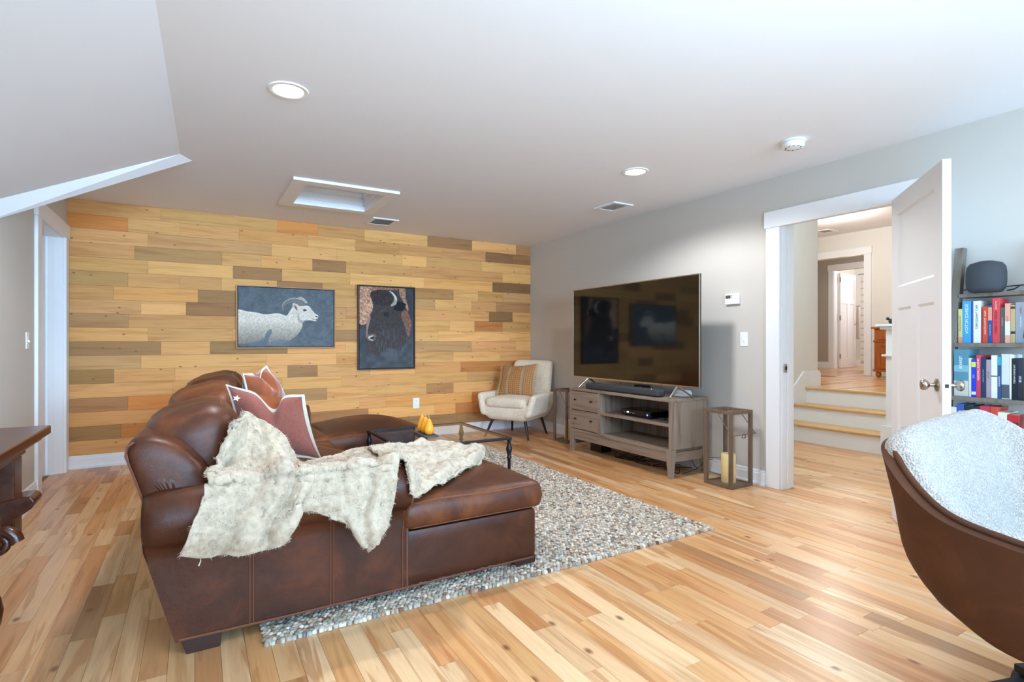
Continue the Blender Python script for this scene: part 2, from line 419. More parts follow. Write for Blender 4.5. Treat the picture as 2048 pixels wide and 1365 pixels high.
M['floor_attr'] = wood('birch_floor_far', 'attr', 1, .30, .55, .30, bump=.05, kdark=rgb(120, 66, 36), spec=.45, kg=.90, heart=.6)
M['floor_under'] = plain('subfloor', rgb(120, 84, 50), .8)
M['tread'] = wood('oak_tread', 'flat', 1, .35, 0, .2, base=rgb(222, 176, 120))
M['grey_wood_x'] = wood('grey_washed_ash_x', 'flat', 0, .5, 0, .42, base=rgb(150, 134, 120))
M['grey_wood_y'] = wood('grey_washed_ash_y', 'flat', 1, .5, 0, .42, base=rgb(150, 134, 120))
M['grey_wood_z'] = wood('grey_washed_ash_z', 'flat', 2, .5, 0, .42, base=rgb(152, 138, 125))
M['cherry'] = wood('cherry_wood', 'flat', 2, .35, 0, .3, base=rgb(170, 96, 42))
M['mahogany'] = wood('dark_mahogany', 'flat', 1, .25, 0, .5, base=rgb(84, 44, 28), spec=.6)
M['lantern_wood'] = wood('weathered_lantern_wood', 'flat', 2, .65, 0, .35, base=rgb(118, 98, 82))
M['shelf_wood'] = wood('grey_shelf_wood', 'flat', 2, .6, 0, .35, base=rgb(128, 118, 106))
M['frame_oak'] = wood('light_oak_frame', 'flat', 0, .45, 0, .2, base=rgb(190, 138, 84))
M['frame_walnut'] = wood('walnut_frame', 'flat', 2, .45, 0, .3, base=rgb(84, 56, 42))
M['leather'] = leather('brown_leather', rgb(44, 21, 13), rgb(72, 37, 21), rgb(104, 54, 30), .30, 3.4)
M['leather_top'] = leather('worn_brown_leather', rgb(50, 26, 17), rgb(80, 43, 26), rgb(132, 74, 38), .32, 3)
M['chair_leather'] = leather('cognac_leather', rgb(62, 34, 20), rgb(76, 43, 25), rgb(92, 54, 33), .55, 5, .22)
M['welt'] = plain('leather_welt', rgb(112, 66, 46), .45)
M['fur'] = fabric('cream_fur', rgb(158, 140, 116), rgb(198, 182, 160), 45, .8, .008, .95)
M['sherpa'] = fabric('white_sherpa', rgb(146, 136, 128), rgb(184, 174, 165), 170, .9, .006, .95, vor=True)
M['boucle'] = fabric('cream_boucle', rgb(214, 196, 168), rgb(248, 234, 212), 120, .9, .006, .95, vor=True)
M['mauve'] = fabric('mauve_linen', rgb(112, 58, 48), rgb(144, 84, 72), 300, .3, .001, .9, warp=(1, 1, .3))
M['rust'] = fabric('rust_velvet', rgb(116, 54, 26), rgb(176, 88, 42), 7, .5, .01, .8, sheen=.8)
M['rust_dark'] = fabric('dark_rust_velvet', rgb(92, 44, 24), rgb(146, 74, 38), 7, .5, .01, .8, sheen=.8)
M['flange'] = plain('natural_linen_edge', rgb(206, 194, 176), .9, 0, .08, 200, .3, 500)
M['wax'] = plain('ivory_wax', rgb(244, 222, 160), .45, 0, .05, 20, spec=.4)
M['wax_orange'] = plain('orange_wax', rgb(245, 160, 40), .42, 0, .15, 18, .2, 60)
M['wax'].node_tree.nodes['Principled BSDF'].inputs['Subsurface Weight'].default_value = .15
M['wax_orange'].node_tree.nodes['Principled BSDF'].inputs['Subsurface Weight'].default_value = .15
M['slate'] = plain('slate', rgb(70, 72, 78), .5)
M['screen'] = plain('tv_screen', rgb(8, 7, 7), .06, 0, 0, spec=.9)
M['blackmat'] = plain('matte_black', rgb(16, 15, 15), .6)
M['paper'] = plain('page_paper', rgb(236, 230, 216), .9, 0, .1, 400)
M['attr'] = attrmat('painted_print', .75)
M['pebble'] = attrmat('felted_wool', .95, .6, 400, .1)
M['lamp_on'] = plain('lit_lens', (1, 1, 1, 1), .5, emit=(1, .9, .74, 1), es=14, noise_amt=0)
M['dome_on'] = plain('lit_dome', (1, 1, 1, 1), .5, emit=(1, .93, .82, 1), es=5, noise_amt=0)
M['led_blue'] = plain('blue_led', rgb(30, 40, 200), .4, emit=(.08, .15, 1, 1), es=3, noise_amt=0)
M['led_white'] = plain('white_led', (1, 1, 1, 1), .4, emit=(1, 1, 1, 1), es=2, noise_amt=0)
M['lcd'] = plain('grey_lcd', rgb(88, 90, 82), .3)
def flat(name, r, g, b, rough=.5): 
    k = f'c{r}_{g}_{b}'
    if k not in M: M[k] = plain(name, rgb(r, g, b), rough, 0, .05, 60)
    return M[k]
# ------------------------------------------------------------------ the room
XR, YB, XL, ZC, YR = 3.92, 6.21, -1.0, 2.44, -4.2
m = MB(); m.box(XL-.2, XR+2.4, YR-.1, YB+.1, -.12, -.012)
floor = struct('floor', m, M['floor_under'])
wb = struct('wall_back', MB().box(XL-.3, XR+.15, YB, YB+.12, -.1, ZC+.1), M['wall_back'])
# left wall with a doorway
m = MB(); m.box(XL-.15, XL, YR, 4.35, -.05, 2.05).box(XL-.15, XL, 4.35, 5.15, -.05, ZC+.05).box(XL-.15, XL, 5.15, 6.05, 2.06, ZC+.05).box(XL-.15, XL, 6.05, YB, -.05, ZC+.05)
struct('wall_left', m, M['grey_wall'])
# right wall: doorway and an unseen window, added for light, behind the view
DY0, DY1, DZ, XR2 = 1.73, 2.54, 2.06, 4.065
m = MB(); m.box(XR, XR2, DY1+.016, YB+.1, -.05, 3.0).box(XR, XR2, DY0-.013, DY1+.016, DZ+.031, 3.0).box(XR, XR2, -.8, DY0-.013, -.05, 3.0)
m.box(XR, XR2, -2.3, -.8, -.05, .85).box(XR, XR2, -2.3, -.8, 2.15, 3.0).box(XR, XR2, YR, -2.3, -.05, 3.0)
struct('wall_right', m, M['grey_wall'])
m = MB()
m.box(XL-.15, -.5, YR-.12, YR, -.05, ZC).box(-.5, XR2, YR-.12, YR, -.05, .85).box(-.5, XR2, YR-.12, YR, 2.15, ZC+.1).box(1.2, 1.9, YR-.12, YR, .85, 2.15).box(3.6, XR2, YR-.12, YR, .85, 2.15)
struct('wall_rear', m, M['grey_wall'])
for i, (a, b_) in enumerate(((-.5, 1.2), (1.9, 3.6))):  # unseen rear windows, added for the daylight lamps
    m = MB(); y0, y1 = YR-.12, YR-.06
    m.box(a, a+.06, y0, y1, .85, 2.15).box(b_-.06, b_, y0, y1, .85, 2.15).box(a, b_, y0, y1, .85, .91).box(a, b_, y0, y1, 2.09, 2.15).box(a, b_, y0, y1, 1.48, 1.52)
    struct('window_%d' % (i+1), m, M['trim'])
m = MB(); m.box(XR2-.06, XR2, -2.3, -2.24, .85, 2.15).box(XR2-.06, XR2, -.86, -.8, .85, 2.15).box(XR2-.06, XR2, -2.3, -.8, .85, .91).box(XR2-.06, XR2, -2.3, -.8, 2.09, 2.15)
struct('window_3', m, M['trim'])
# ceiling with the hatch opening
hx0, hx1, hy0, hy1 = .76, 1.43, 4.59, 5.28
m = MB(); m.box(-.42, XR+.01, YR, 4.45, ZC, ZC+.12).box(XL-.15, hx0, 4.45, YB, ZC, ZC+.12).box(hx1, XR+.01, 4.45, YB, ZC, ZC+.12).box(hx0, hx1, 4.45, hy0, ZC, ZC+.12).box(hx0, hx1, hy1, YB, ZC, ZC+.12)
struct('ceiling', m, M['ceiling'])
# sloped ceiling over the left side and its return
a0, a1 = Vector((-.26, YR, ZC)), Vector((-.095, 4.341, ZC))
b0, b1 = Vector((-1.15, YR, 1.90)), Vector((-1.15, 4.173, 1.894))
p2, l2 = Vector((-.022, 4.464, ZC)), Vector((-1.15, 4.252, 1.796))
up = Vector((0, 0, .12))
m = MB()
m.add([a0, a1, b1, b0, p2, l2, a0+up, a1+up, b1+up*3, b0+up*3, p2+up, l2+up*4],
      [(0, 3, 2, 1), (1, 2, 5, 4), (4, 5, 11, 10), (6, 7, 8, 9), (7, 10, 11, 8), (0, 6, 9, 3), (3, 9, 8, 2), (2, 8, 11, 5), (0, 1, 7, 6), (1, 4, 10, 7)])
struct('ceiling_slope', m, M['ceiling'])
# baseboards
def base(name, x0, x1, y0, y1, axis, side, h=.117):
    """axis: wall normal axis; side: +1/-1 the way it faces"""
    m = MB(); t = .016
    prof = [(0, 0), (t, 0), (t, h-.03), (t*.75, h-.022), (t*.75, h-.008), (t*.3, h), (0, h)]
    if axis == 0: m.prism([(x0+side*p[0], p[1]) for p in prof], 1, y0, y1)
    else: m.prism([(y0+side*p[0], p[1]) for p in prof], 0, x0, x1)
    if axis == 0: m.box(min(x0, x0+side*.03), max(x0, x0+side*.03), y0, y1, 0, .018)
    else: m.box(x0, x1, min(y0, y0+side*.03), max(y0, y0+side*.03), 0, .018)
    return m
E0 = .0
m = MB()
def base2(name, *a, z=0, **k):
    m = base(name, *a, **k)
    if z: m.v = [(v[0], v[1], v[2]+z) for v in m.v]
    return struct(name, m, M['trim'])
base2('baseboard_back', XL, XR, YB-.02, 0, 1, -1)
base2('baseboard_right', XR, 0, 2.67, YB-.02, 0, -1)
base2('baseboard_right_near', XR, 0, YR, DY0-.12, 0, -1)
base2('baseboard_left', XL, 0, YR, 5.06, 0, 1, h=.15)
# door casings
def casing(name, x, y0, y1, zt, side, wd=.114, hd=.128, z0=0, t=.022):
    m = MB(); xa, xb = min(x, x+side*t), max(x, x+side*t)
    m.box(xa, xb, y0-wd, y0, z0, zt).box(xa, xb, y1, y1+wd, z0, zt)
    xc, xd = min(x, x+side*(t+.006)), max(x, x+side*(t+.006))
    m.box(xc, xd, y0-wd-.012, y1+wd+.012, zt, zt+hd)
    return struct(name, m, M['trim'], bevel=.002)
casing('trim_1', XR-.0015, DY0, 2.551, 2.045, -1)
casing('trim_2', XR2+.0015, DY0, 2.551, 2.078, 1)
casing('trim_3', XL, 5.17, 6.04, 2.06, 1, wd=.11, hd=.12)
m = MB(); m.box(XR-.001, XR2+.001, DY1, 2.555, 0, 2.075).box(XR-.001, XR2+.001, DY0-.012, DY0, 0, 2.075).box(XR-.001, XR2+.001, DY0-.012, 2.555, 2.075, 2.09)
m.box(XR+.055, XR+.095, DY1-.012, DY1, 0, 2.06).box(XR+.055, XR+.095, DY0, DY0+.012, 0, 2.06).box(XR+.055, XR+.095, DY0+.012, DY1-.012, 2.063, 2.075)
fr = struct('door_frame', m, M['trim'], bevel=.0015); 
m = MB(); m.box(XR+.012, XR+.042, DY1-.0145, DY1-.0115, .91, .975)
struct('strike_plate', m, M['nickel'], fr, bevel=.001)
m = MB(); m.box(XR+.02, XR+.034, DY1-.017, DY1-.0105, .93, .958)
struct('strike_hole', m, M['blackmat'], fr)
m = MB(); m.box(XL-.149, XL+.001, 6.03, 6.049, 0, 2.06).box(XL-.149, XL+.001, 5.151, 5.165, 0, 2.06).box(XL-.15, XL, 5.15, 6.05, 2.055, 2.075).box(XL-.10, XL-.06, 6.018, 6.03, 0, 2.06)
struct('door_frame_left', m, M['trim'], bevel=.0015)
m = MB(); m.box(XL-.15, XL-.115, 5.165, 6.02, .01, 2.05)
struct('door_2', m, M['door'], bevel=.002)

# ---- wall planks, row by row from the ceiling: x of each joint and tone
LT, MD, GR, DK, VD, OR, PK = 'L', 'M', 'G', 'D', 'V', 'O', 'P'
TONE = {'L': (234, 176, 110), 'M': (220, 162, 100), 'G': (202, 154, 100), 'D': (180, 134, 86), 'V': (146, 106, 68), 'O': (214, 140, 76), 'P': (232, 168, 98)}
ROWS = [
 "322L 555L 636O 729M 855L 944D 1032L 1059D", "256O 360L 478M 616P 711L 798M 885M 971L 1025V 1059D",
 "296L 543G 673L 805L 853L 963M 1059L", "269M 444G 522L 625P 692D 822M 1005M 1059L",
 "296L 466L 564D 700L 848L 985P 1059V", "256G 359M 443L 554L 645D 710L 907D 956L 1005M 1059L",
 "227L 396P 545D 712L 870G 943L 992M 1059D", "282L 372L 500D 693L 830L 978M 1025V 1059M",
 "257G 470M 640L 830L 899L 949L 1005O 1059M", "296L 465L 620L 715D 877L 1019L 1059L",
 "322D 420L 575D 691L 830L 943G 1032M 1059L", "282G 533L 673L 790L 907L 1000L 1059M",
 "228D 350L 575L 635D 740L 830L 921M 1059O", "346L 440L 565L 683L 780M 935L 1059M",
 "256D 440O 560L 654G 736L 853L 907D 1000L 1059D", "400L 560O 719L 772M 944P 1059O",
 "242D 420O 560L 737D 869L 911P 1059O", "300L 480O 650L 797P 914D 1059D"]
def wx(px): return min(XR, atY(px, 500, YB-.02).x)
cube = bpy.data.meshes.new('plank'); mb_ = MB().box(0, 1, 0, 1, 0, 1); cube.from_pydata(mb_.v, [], mb_.f); cube.update()
cube.materials.append(M['wall_wood'])
cubef = cube.copy(); cubef.materials.clear(); cubef.materials.append(M['floor_obj'])
def plank(mesh, parent, x0, x1, y0, y1, z0, z1, col):
    o = bpy.data.objects.new('plank', mesh); C.objects.link(o); o.parent = parent
    o.location = (x0, y0, z0); o.scale = (x1-x0, y1-y0, z1-z0); o.color = col
R = random.Random(3)
zb = .1175; rh = (ZC-zb)/18
for k, row in enumerate(ROWS):
    x = XL; z1 = ZC-k*rh; z0 = z1-rh
    for t in row.split():
        px, c = float(t[:-1]), t[-1]
        xe = wx(px); 
        if px == 1059: xe = XR
        v = R.uniform(-.07, .07); q = TONE[c]
        col = rgb(*[max(0, min(255, ch*(1+v)+R.uniform(-3, 3))) for ch in q])
        d = R.uniform(0, .0022)
        plank(cube, wb, x+.0006, xe-.0006, YB-.019-d, YB-.001, z0+.0007, z1-.0007, col)
        x = xe
# ---- floor planks
FP = [((220, 172, 122), 10), ((214, 162, 108), 8), ((226, 182, 136), 8), ((216, 160, 106), 5), ((210, 152, 102), 3), ((196, 140, 92), 1.5), ((180, 132, 88), 1), ((230, 192, 148), 6)]
def fcol():
    s = sum(x[1] for x in FP); r = R.uniform(0, s)
    for q, wgt in FP:
        r -= wgt
        if r <= 0: break
    v = R.uniform(-.035, .035)
    return rgb(*[min(255, ch*(1+v)) for ch in q])
W_ = .083; pl = []
n = int((XR2+2-XL)/W_)
for i in range(-1, n+1):
    x0 = XL+i*W_; y = YR-R.uniform(0, .6); yend = YB
    while y < yend:
        L_ = R.choice([.3, .45, .55, .7, .85, 1.05, 1.2])*R.uniform(.85, 1.1); y1 = min(yend, y+L_)
        if x0 > XR-.02 and y1 > 5.0: pass
        pl.append((x0, x0+W_, max(YR, y), y1, fcol())); y = y1
def seen(p):
    x, y = (p[0]+p[1])/2, (p[2]+p[3])/2
    cx = x*CC-y*SS; cy = x*SS+y*CC
    if cy < .4: return -1
    u = 1024+F*cx/cy; v = 682.5+F*H/cy
    if u < -60 or u > 2100 or v > 1430: return -1
    if .3 < x < 2.65 and 2.35 < y < 5.2: return -1
    if x < 1.4 and 2.5 < y < 4.8 and x > 0: return -1
    if x > XR2: return -1
    return (p[3]-p[2])/(cy*cy)
order = sorted(range(len(pl)), key=lambda i: -seen(pl[i]))
rest = MB()
for r_, i in enumerate(order):
    x0, x1, y0, y1, c = pl[i]; g = .0005
    if y1-y0 < .02: continue
    dz = R.uniform(0, .0004)
    if r_ < 296 and seen(pl[i]) > 0: plank(cubef, floor, x0+g, x1-g, y0+g, y1-g, -.012, -dz, c)
    else:
        n0 = len(rest.v); rest.box(x0+g, x1-g, y0+g, y1-g, -.012, -dz, (c[0], c[1], c[2], R.random()))
o = obj('plank_field', rest, M['floor_attr'], floor); o['kind'] = 'stuff'

# ---- hall, stair and the rooms beyond
UZ = .585
m = MB(); m.box(XR2, 6.82, 3.94, 4.06, -.05, 3.0).box(6.70, 6.82, 4.06, 7.2, UZ-.1, 3.0)
struct('wall_hall_left', m, M['hall_wall'])
m = MB(); m.box(XR2, 6.0, 1.05, 1.17, -.05, 3.0).box(6.0, 13.3, 1.05, 1.17, UZ-.1, 3.0)
struct('wall_hall_right', m, M['hall_wall'])
m = MB(); m.box(9.6, 9.72, 1.1, 4.763, UZ, 3.0).box(9.6, 9.72, 5.65, 7.2, UZ, 3.0).box(9.6, 9.72, 4.763, 5.65, 2.6, 3.0)
struct('wall_hall_end', m, M['hall_wall'])
casing('trim_4', 9.6, 4.763, 5.65, 2.6, -1, wd=.11, hd=.12, z0=UZ)
m = MB(); m.box(11.45, 11.57, 1.1, 5.48, UZ, 3.0).box(11.45, 11.57, 6.28, 7.6, UZ, 3.0).box(11.45, 11.57, 5.48, 6.28, 2.62, 3.0)
struct('wall_inner', m, M['inner_wall'])
casing('trim_5', 11.45, 5.48, 6.28, 2.62, -1, wd=.10, hd=.12, z0=UZ)
m = MB(); m.box(11.45, 11.6, 6.27, 6.285, UZ, 2.62).box(11.45, 11.6, 5.475, 5.49, UZ, 2.62)
struct('door_frame_inner', m, M['trim'])
m = MB(); m.box(6.7, 13.4, 7.2, 7.3, UZ, 3.0).box(13.2, 13.3, 1.0, 7.3, UZ, 3.0).box(11.57, 13.3, 6.75, 6.85, UZ, 3.0)
struct('wall_far', m, M['hall_wall'])
struct('ceiling_hall', MB().box(XR2, 13.4, 1.0, 7.4, 3.0, 3.1), M['ceiling'])
base2('baseboard_inner', 11.45, 0, 6.38, 7.2, 0, -1, z=UZ, h=.13)
base2('baseboard_far', 13.2, 0, 5.0, 6.75, 0, -1, z=UZ, h=.13)
m = MB(); m.box(6.61, 13.3, 1.1, 7.3, UZ-.3, UZ-.012)
up = struct('floor_upper', m, M['floor_under'])
rest = MB()
for i in range(int(6.1/W_)+1):
    y0 = 1.18+i*W_; x = 6.601
    while x < 13.2:
        L_ = R.uniform(.5, 1.3); x1 = min(13.2, x+L_); c = fcol()
        rest.box(x+.0006 if x > 6.51 else x-.0, x1-.0006, y0+.0005, y0+W_-.0005, UZ-.012, UZ, (c[0], c[1], c[2], R.random())); x = x1
o = obj('plank_field', rest, wood('birch_floor_upper', 'attr', 0, .22, 0, .3, bump=.03, spec=.45), up); o['kind'] = 'stuff'
# staircase
st = bpy.data.objects.new('staircase', None); C.objects.link(st); st['kind'] = 'structure'; st.location = (6.0, 3.3, 0)
xs = (5.98, 6.25, 6.52); zs = (.20, .392, UZ)
for i in range(3):
    z0 = 0 if i == 0 else zs[i-1]
    obj('riser', MB().box(xs[i]+.025, xs[i]+.04, 2.78, 3.94, z0, zs[i]-.027), M['trim'], st)
    obj('tread', MB().box(xs[i], (xs[i+1]+.04 if i < 2 else 6.6), 2.78, 3.94, zs[i]-.027, zs[i]+(.001 if i == 2 else 0)), M['tread'], st, bevel=.008, ang=60)
m = MB(); m.prism([(5.9, 0), (5.9, .13), (6.02, .36), (6.5, .78), (6.84, .78), (6.84, .3), (6.5, .3), (6.0, 0)], 1, 3.922, 3.945)
obj('skirt_board', m, M['trim'], st)
m = MB(); m.box(XR2, 5.9, 3.922, 3.945, 0, .14)
struct('baseboard_hall', m, M['trim'])
struct('baseboard_corner', MB().box(6.70, 6.845, 3.915, 3.945, UZ, UZ+.17), M['trim'])
# half wall beside the stair, with cap and panel rail
hw = MB(); hw.box(6.0, 6.12, 1.17, 2.775, 0, 1.27).box(6.12, 7.3, 2.67, 2.775, 0, 1.27)
hwo = struct('wall_half', hw, M['trim'])
m = MB(); m.box(5.97, 7.33, 2.65, 2.82, 1.27, 1.30).box(5.97, 6.14, 1.17, 2.65, 1.27, 1.30).box(5.94, 7.36, 2.62, 2.85, 1.30, 1.325).box(5.94, 6.17, 1.17, 2.62, 1.30, 1.325)
struct('cap', m, M['trim'], hwo, bevel=.004)
struct('rail', MB().box(5.975, 6.01, 1.17, 2.805, 1.0, 1.02), M['trim'], hwo, bevel=.002)
struct('plinth', MB().box(5.975, 6.01, 1.17, 2.815, 0, .30), M['trim'], hwo, bevel=.003)

# ---- attic hatch, vents, lamps, detector
t = thing('attic_hatch', 'white framed attic access hatch recessed in the ceiling', 'hatch', (1.09, 4.93, ZC)); t['kind'] = 'structure'; del t['category']
fx0, fx1, fy0, fy1 = .655, 1.515, 4.485, 5.38
m = MB(); zt, zb_ = ZC, ZC-.022
m.box(fx0, fx1, fy0, hy0+.01, zb_, zt).box(fx0, fx1, hy1-.01, fy1, zb_, zt).box(fx0, hx0+.01, hy0+.01, hy1-.01, zb_, zt).box(hx1-.01, fx1, hy0+.01, hy1-.01, zb_, zt)
obj('hatch_frame', m, M['trim'], t, bevel=.002)
m = MB(); e = .012; zz = ZC+.16
m.box(hx0, hx1, hy0, hy0+e, ZC-.005, zz).box(hx0, hx1, hy1-e, hy1, ZC-.005, zz).box(hx0, hx0+e, hy0, hy1, ZC-.005, zz).box(hx1-e, hx1, hy0, hy1, ZC-.005, zz)
for (q, z) in ((.03, ZC+.03), (.045, ZC+.10)):
    m.box(hx0+e, hx1-e, hy1-q, hy1-e, z, zz).box(hx1-q, hx1-e, hy0+e, hy1-e, z, zz).box(hx0+e, hx0+q, hy0+e, hy1-e, z, zz).box(hx0+e, hx1-e, hy0+e, hy0+q, z, zz)
obj('hatch_lining', m, M['trim'], t)
obj('hatch_panel', MB().box(hx0, hx1, hy0, hy1, zz-.02, zz), M['trim'], t)
def vent(name, label, x0, x1, y0, y1, z, mat='trim', dark=True):
    t = thing(name, label, 'vent', ((x0+x1)/2, (y0+y1)/2, z)); b_ = .035
    m = MB(); h = .012
    m.box(x0, x1, y0, y0+b_, z-h, z-.0005).box(x0, x1, y1-b_, y1, z-h, z-.0005).box(x0, x0+b_, y0+b_, y1-b_, z-h, z-.0005).box(x1-b_, x1, y0+b_, y1-b_, z-h, z-.0005)
    obj('vent_frame', m, M[mat], t, bevel=.002)
    obj('vent_backing', MB().box(x0+b_, x1-b_, y0+b_, y1-b_, z-.002, z-.0008), M['blackmat' if dark else 'inner_wall'], t)
    nn = 7
    for i in range(nn):
        y = y0+b_+(i+.5)*(y1-y0-2*b_)/nn
        m = MB(); m.hexa([(x0+b_, y-.010, z-.011), (x1-b_, y-.010, z-.011), (x1-b_, y-.006, z-.011), (x0+b_, y-.006, z-.011)], [(x0+b_, y+.006, z-.002), (x1-b_, y+.006, z-.002), (x1-b_, y+.010, z-.002), (x0+b_, y+.010, z-.002)])
        obj('louver', m, M[mat], t)
vent('ceiling_vent', 'white ceiling vent with dark open slots beside the attic hatch', 1.58, 1.86, 5.53, 5.85, ZC)
vent('ceiling_vent', 'pale finely slatted ceiling vent above the television', 3.31, 3.55, 3.79, 4.08, ZC, dark=False)
vent('ceiling_vent', 'small vent on the hall ceiling beyond the doorway', 8.95, 9.25, 5.0, 5.25, 3.0, dark=False)
def can(x, y, label):
    t = thing('recessed_light', label, 'light', (x, y, ZC), group='recessed ceiling lights')
    m = MB(); m.lathe([(.072, -.004), (.078, -.009), (.096, -.006), (.098, -.0005), (.072, -.0005)], (x, y, ZC), 40)
    obj('trim_ring', m, M['white_plastic'], t, smooth=True)
    obj('lens', MB().lathe([(.073, -.004), (.0735, -.0008)], (x, y, ZC), 40), M['lamp_on'], t)
can(.408, 2.954, 'lit recessed ceiling light nearer the sloped ceiling, above the sofa')
can(2.869, 3.043, 'lit recessed ceiling light nearer the television, left of the smoke detector')
t = thing('smoke_detector', 'round white smoke detector on the ceiling above the doorway', 'detector', (3.31, 2.07, ZC))
m = MB(); m.lathe([(.075, -.0005), (.077, -.008), (.070, -.010), (.070, -.0105)], (3.31, 2.07, ZC), 40); obj('mounting_plate', m, M['white_plastic'], t, smooth=True)
m = MB(); m.lathe([(.060, -.0105), (.067, -.014), (.067, -.033), (.058, -.043), (.02, -.046), (.001, -.046)], (3.31, 2.07, ZC), 40); obj('cover', m, M['white_plastic'], t, smooth=True)
m = MB()
for k in range(10):
    a = k*math.pi/5; m.box(3.31+.045*math.cos(a)-.004, 3.31+.045*math.cos(a)+.004, 2.07+.045*math.sin(a)-.004, 2.07+.045*math.sin(a)+.004, ZC-.0462, ZC-.040)
obj('sounder_slots', m, M['lcd'], t)
t = thing('dome_light', 'lit flush dome light on the hall ceiling beyond the doorway', 'light', (8.0, 4.45, 3.0))
obj('dome', MB().lathe([(.17, -.02), (.155, -.06), (.11, -.09), (.04, -.105), (.001, -.107)], (8.0, 4.45, 3.0), 32), M['dome_on'], t, smooth=True)
obj('ring', MB().lathe([(.18, -.0005), (.18, -.022), (.168, -.024)], (8.0, 4.45, 3.0), 32), M['nickel'], t, smooth=True)

# ---- the open panelled door
hg = Vector((3.885, 1.762, 0)); fe = Vector((3.218, 1.233, 0)); dv = (fe-hg); LD = dv.length; rz = math.atan2(dv.y, dv.x)
door = thing('door_1', 'white three panel door standing open into the room', 'door', hg, rz); door['kind'] = 'structure'; del door['category']
T = .036; y0, y1 = 0, T       # visible face looks towards local -y or +y
nrm = Matrix.Rotation(rz, 3, 'Z') @ Vector((0, 1, 0))
s_ = -1 if nrm.dot(Vector((0, 0, 0))-hg) > 0 else 1   # slab lies away from the viewer
ya, yb = (0, s_*T) if s_ > 0 else (-T, 0)
zt = 2.064; z0 = .012
def slab(x0, x1, z0, z1, ins=0):
    return MB().box(x0, x1, ya+ins, yb-ins, z0, z1)
st_ = .115
parts = [(0, LD, z0, .24), (0, LD, zt-.115, zt), (st_, LD-st_, 1.36, 1.49), (0, st_, .24, zt-.115), (LD-st_, LD, .24, zt-.115), (LD/2-.055, LD/2+.055, .24, 1.36)]
m = MB()
for (a, b_, c, d) in parts: m.v += []; m.box(a, b_, ya, yb, c, d)
obj('door_stiles', m, M['door'], door, local=True)
for (a, b_, c, d) in ((st_, LD-st_, 1.49, zt-.115), (st_, LD/2-.055, .24, 1.36), (LD/2+.055, LD-st_, .24, 1.36)):
    m = MB(); e = .014; i_ = .010
    for (u, v_) in ((ya, ya+i_), (yb, yb-i_)):
        m.add([(a, u, c), (b_, u, c), (b_, u, d), (a, u, d), (a+e, v_, c+e), (b_-e, v_, c+e), (b_-e, v_, d-e), (a+e, v_, d-e)],
              [(0, 1, 5, 4), (1, 2, 6, 5), (2, 3, 7, 6), (3, 0, 4, 7), (4, 5, 6, 7)])
    obj('door_panel', m, M['door'], door, local=True)
kx, kz = LD-.065, .93
vs = -s_
for sgn in (1, -1):
    yy = (ya if vs < 0 else yb) if sgn == 1 else (yb if vs < 0 else ya)
    dd = vs*sgn
    m = MB(); m.lathe([(.001, 0), (.033, 0), (.033, .006), (.022, .011), (.011, .014), (.010, .034), (.018, .040), (.027, .050), (.029, .060), (.024, .070), (.010, .074), (.001, .074)], (0, 0, 0), 28, 1)
    m.v = [(v[0]+kx, yy+v[1]*dd, v[2]+kz) for v in m.v]
    obj('knob', m, M['nickel'], door, smooth=True, local=True)
m = MB(); m.box(LD-.001, LD+.0015, (ya+yb)/2-.0135, (ya+yb)/2+.0135, kz-.029, kz+.029); obj('latch_plate', m, M['white_plastic'], door, local=True, bevel=.0008)
m = MB(); m.box(LD, LD+.006, (ya+yb)/2-.007, (ya+yb)/2+.007, kz-.009, kz+.009); obj('latch_bolt', m, M['bronze'], door, local=True)
for z in (.22, 1.05, 1.86):
    obj('hinge', MB().lathe([(.006, z-.045), (.006, z+.045)], (0, (yb if vs < 0 else ya)-vs*.005, 0), 10), M['nickel'], door, local=True)

# door into the far bathroom
hg2 = Vector((11.6, 6.26, UZ)); d2 = Vector((.70, .16, 0)); rz2 = math.atan2(d2.y, d2.x); L2 = .76
door3 = thing('door_3', 'white panelled door ajar at the far end of the hall', 'door', hg2, rz2-.12); door3['kind'] = 'structure'; del door3['category']
m = MB(); ya, yb = -.035, 0
for (a, b_, c, d) in ((0, L2, .01, .22), (0, L2, 1.88, 1.99), (.11, L2-.11, 1.36, 1.47), (0, .11, .22, 1.88), (L2-.11, L2, .22, 1.88), (L2/2-.05, L2/2+.05, .22, 1.36)): m.box(a, b_, ya, yb, c, d)
obj('door_stiles', m, M['door'], door3, local=True)
for (a, b_, c, d) in ((.11, L2-.11, 1.47, 1.88), (.11, L2/2-.05, .22, 1.36), (L2/2+.05, L2-.11, .22, 1.36)):
    obj('door_panel', MB().box(a, b_, ya+.012, yb-.012, c, d), M['door'], door3, local=True)
obj('knob', MB().lathe([(.001, ya), (.012, ya-.002), (.012, ya-.03), (.028, ya-.045), (.025, ya-.065), (.001, ya-.07)], (L2-.07, 0, .93), 16, 1), M['nickel'], door3, smooth=True, local=True)
for z in (.25, 1.05, 1.85):
    obj('hinge', MB().box(-.012, .004, -.045, -.02, z-.05, z+.05), M['nickel'], door3, local=True)
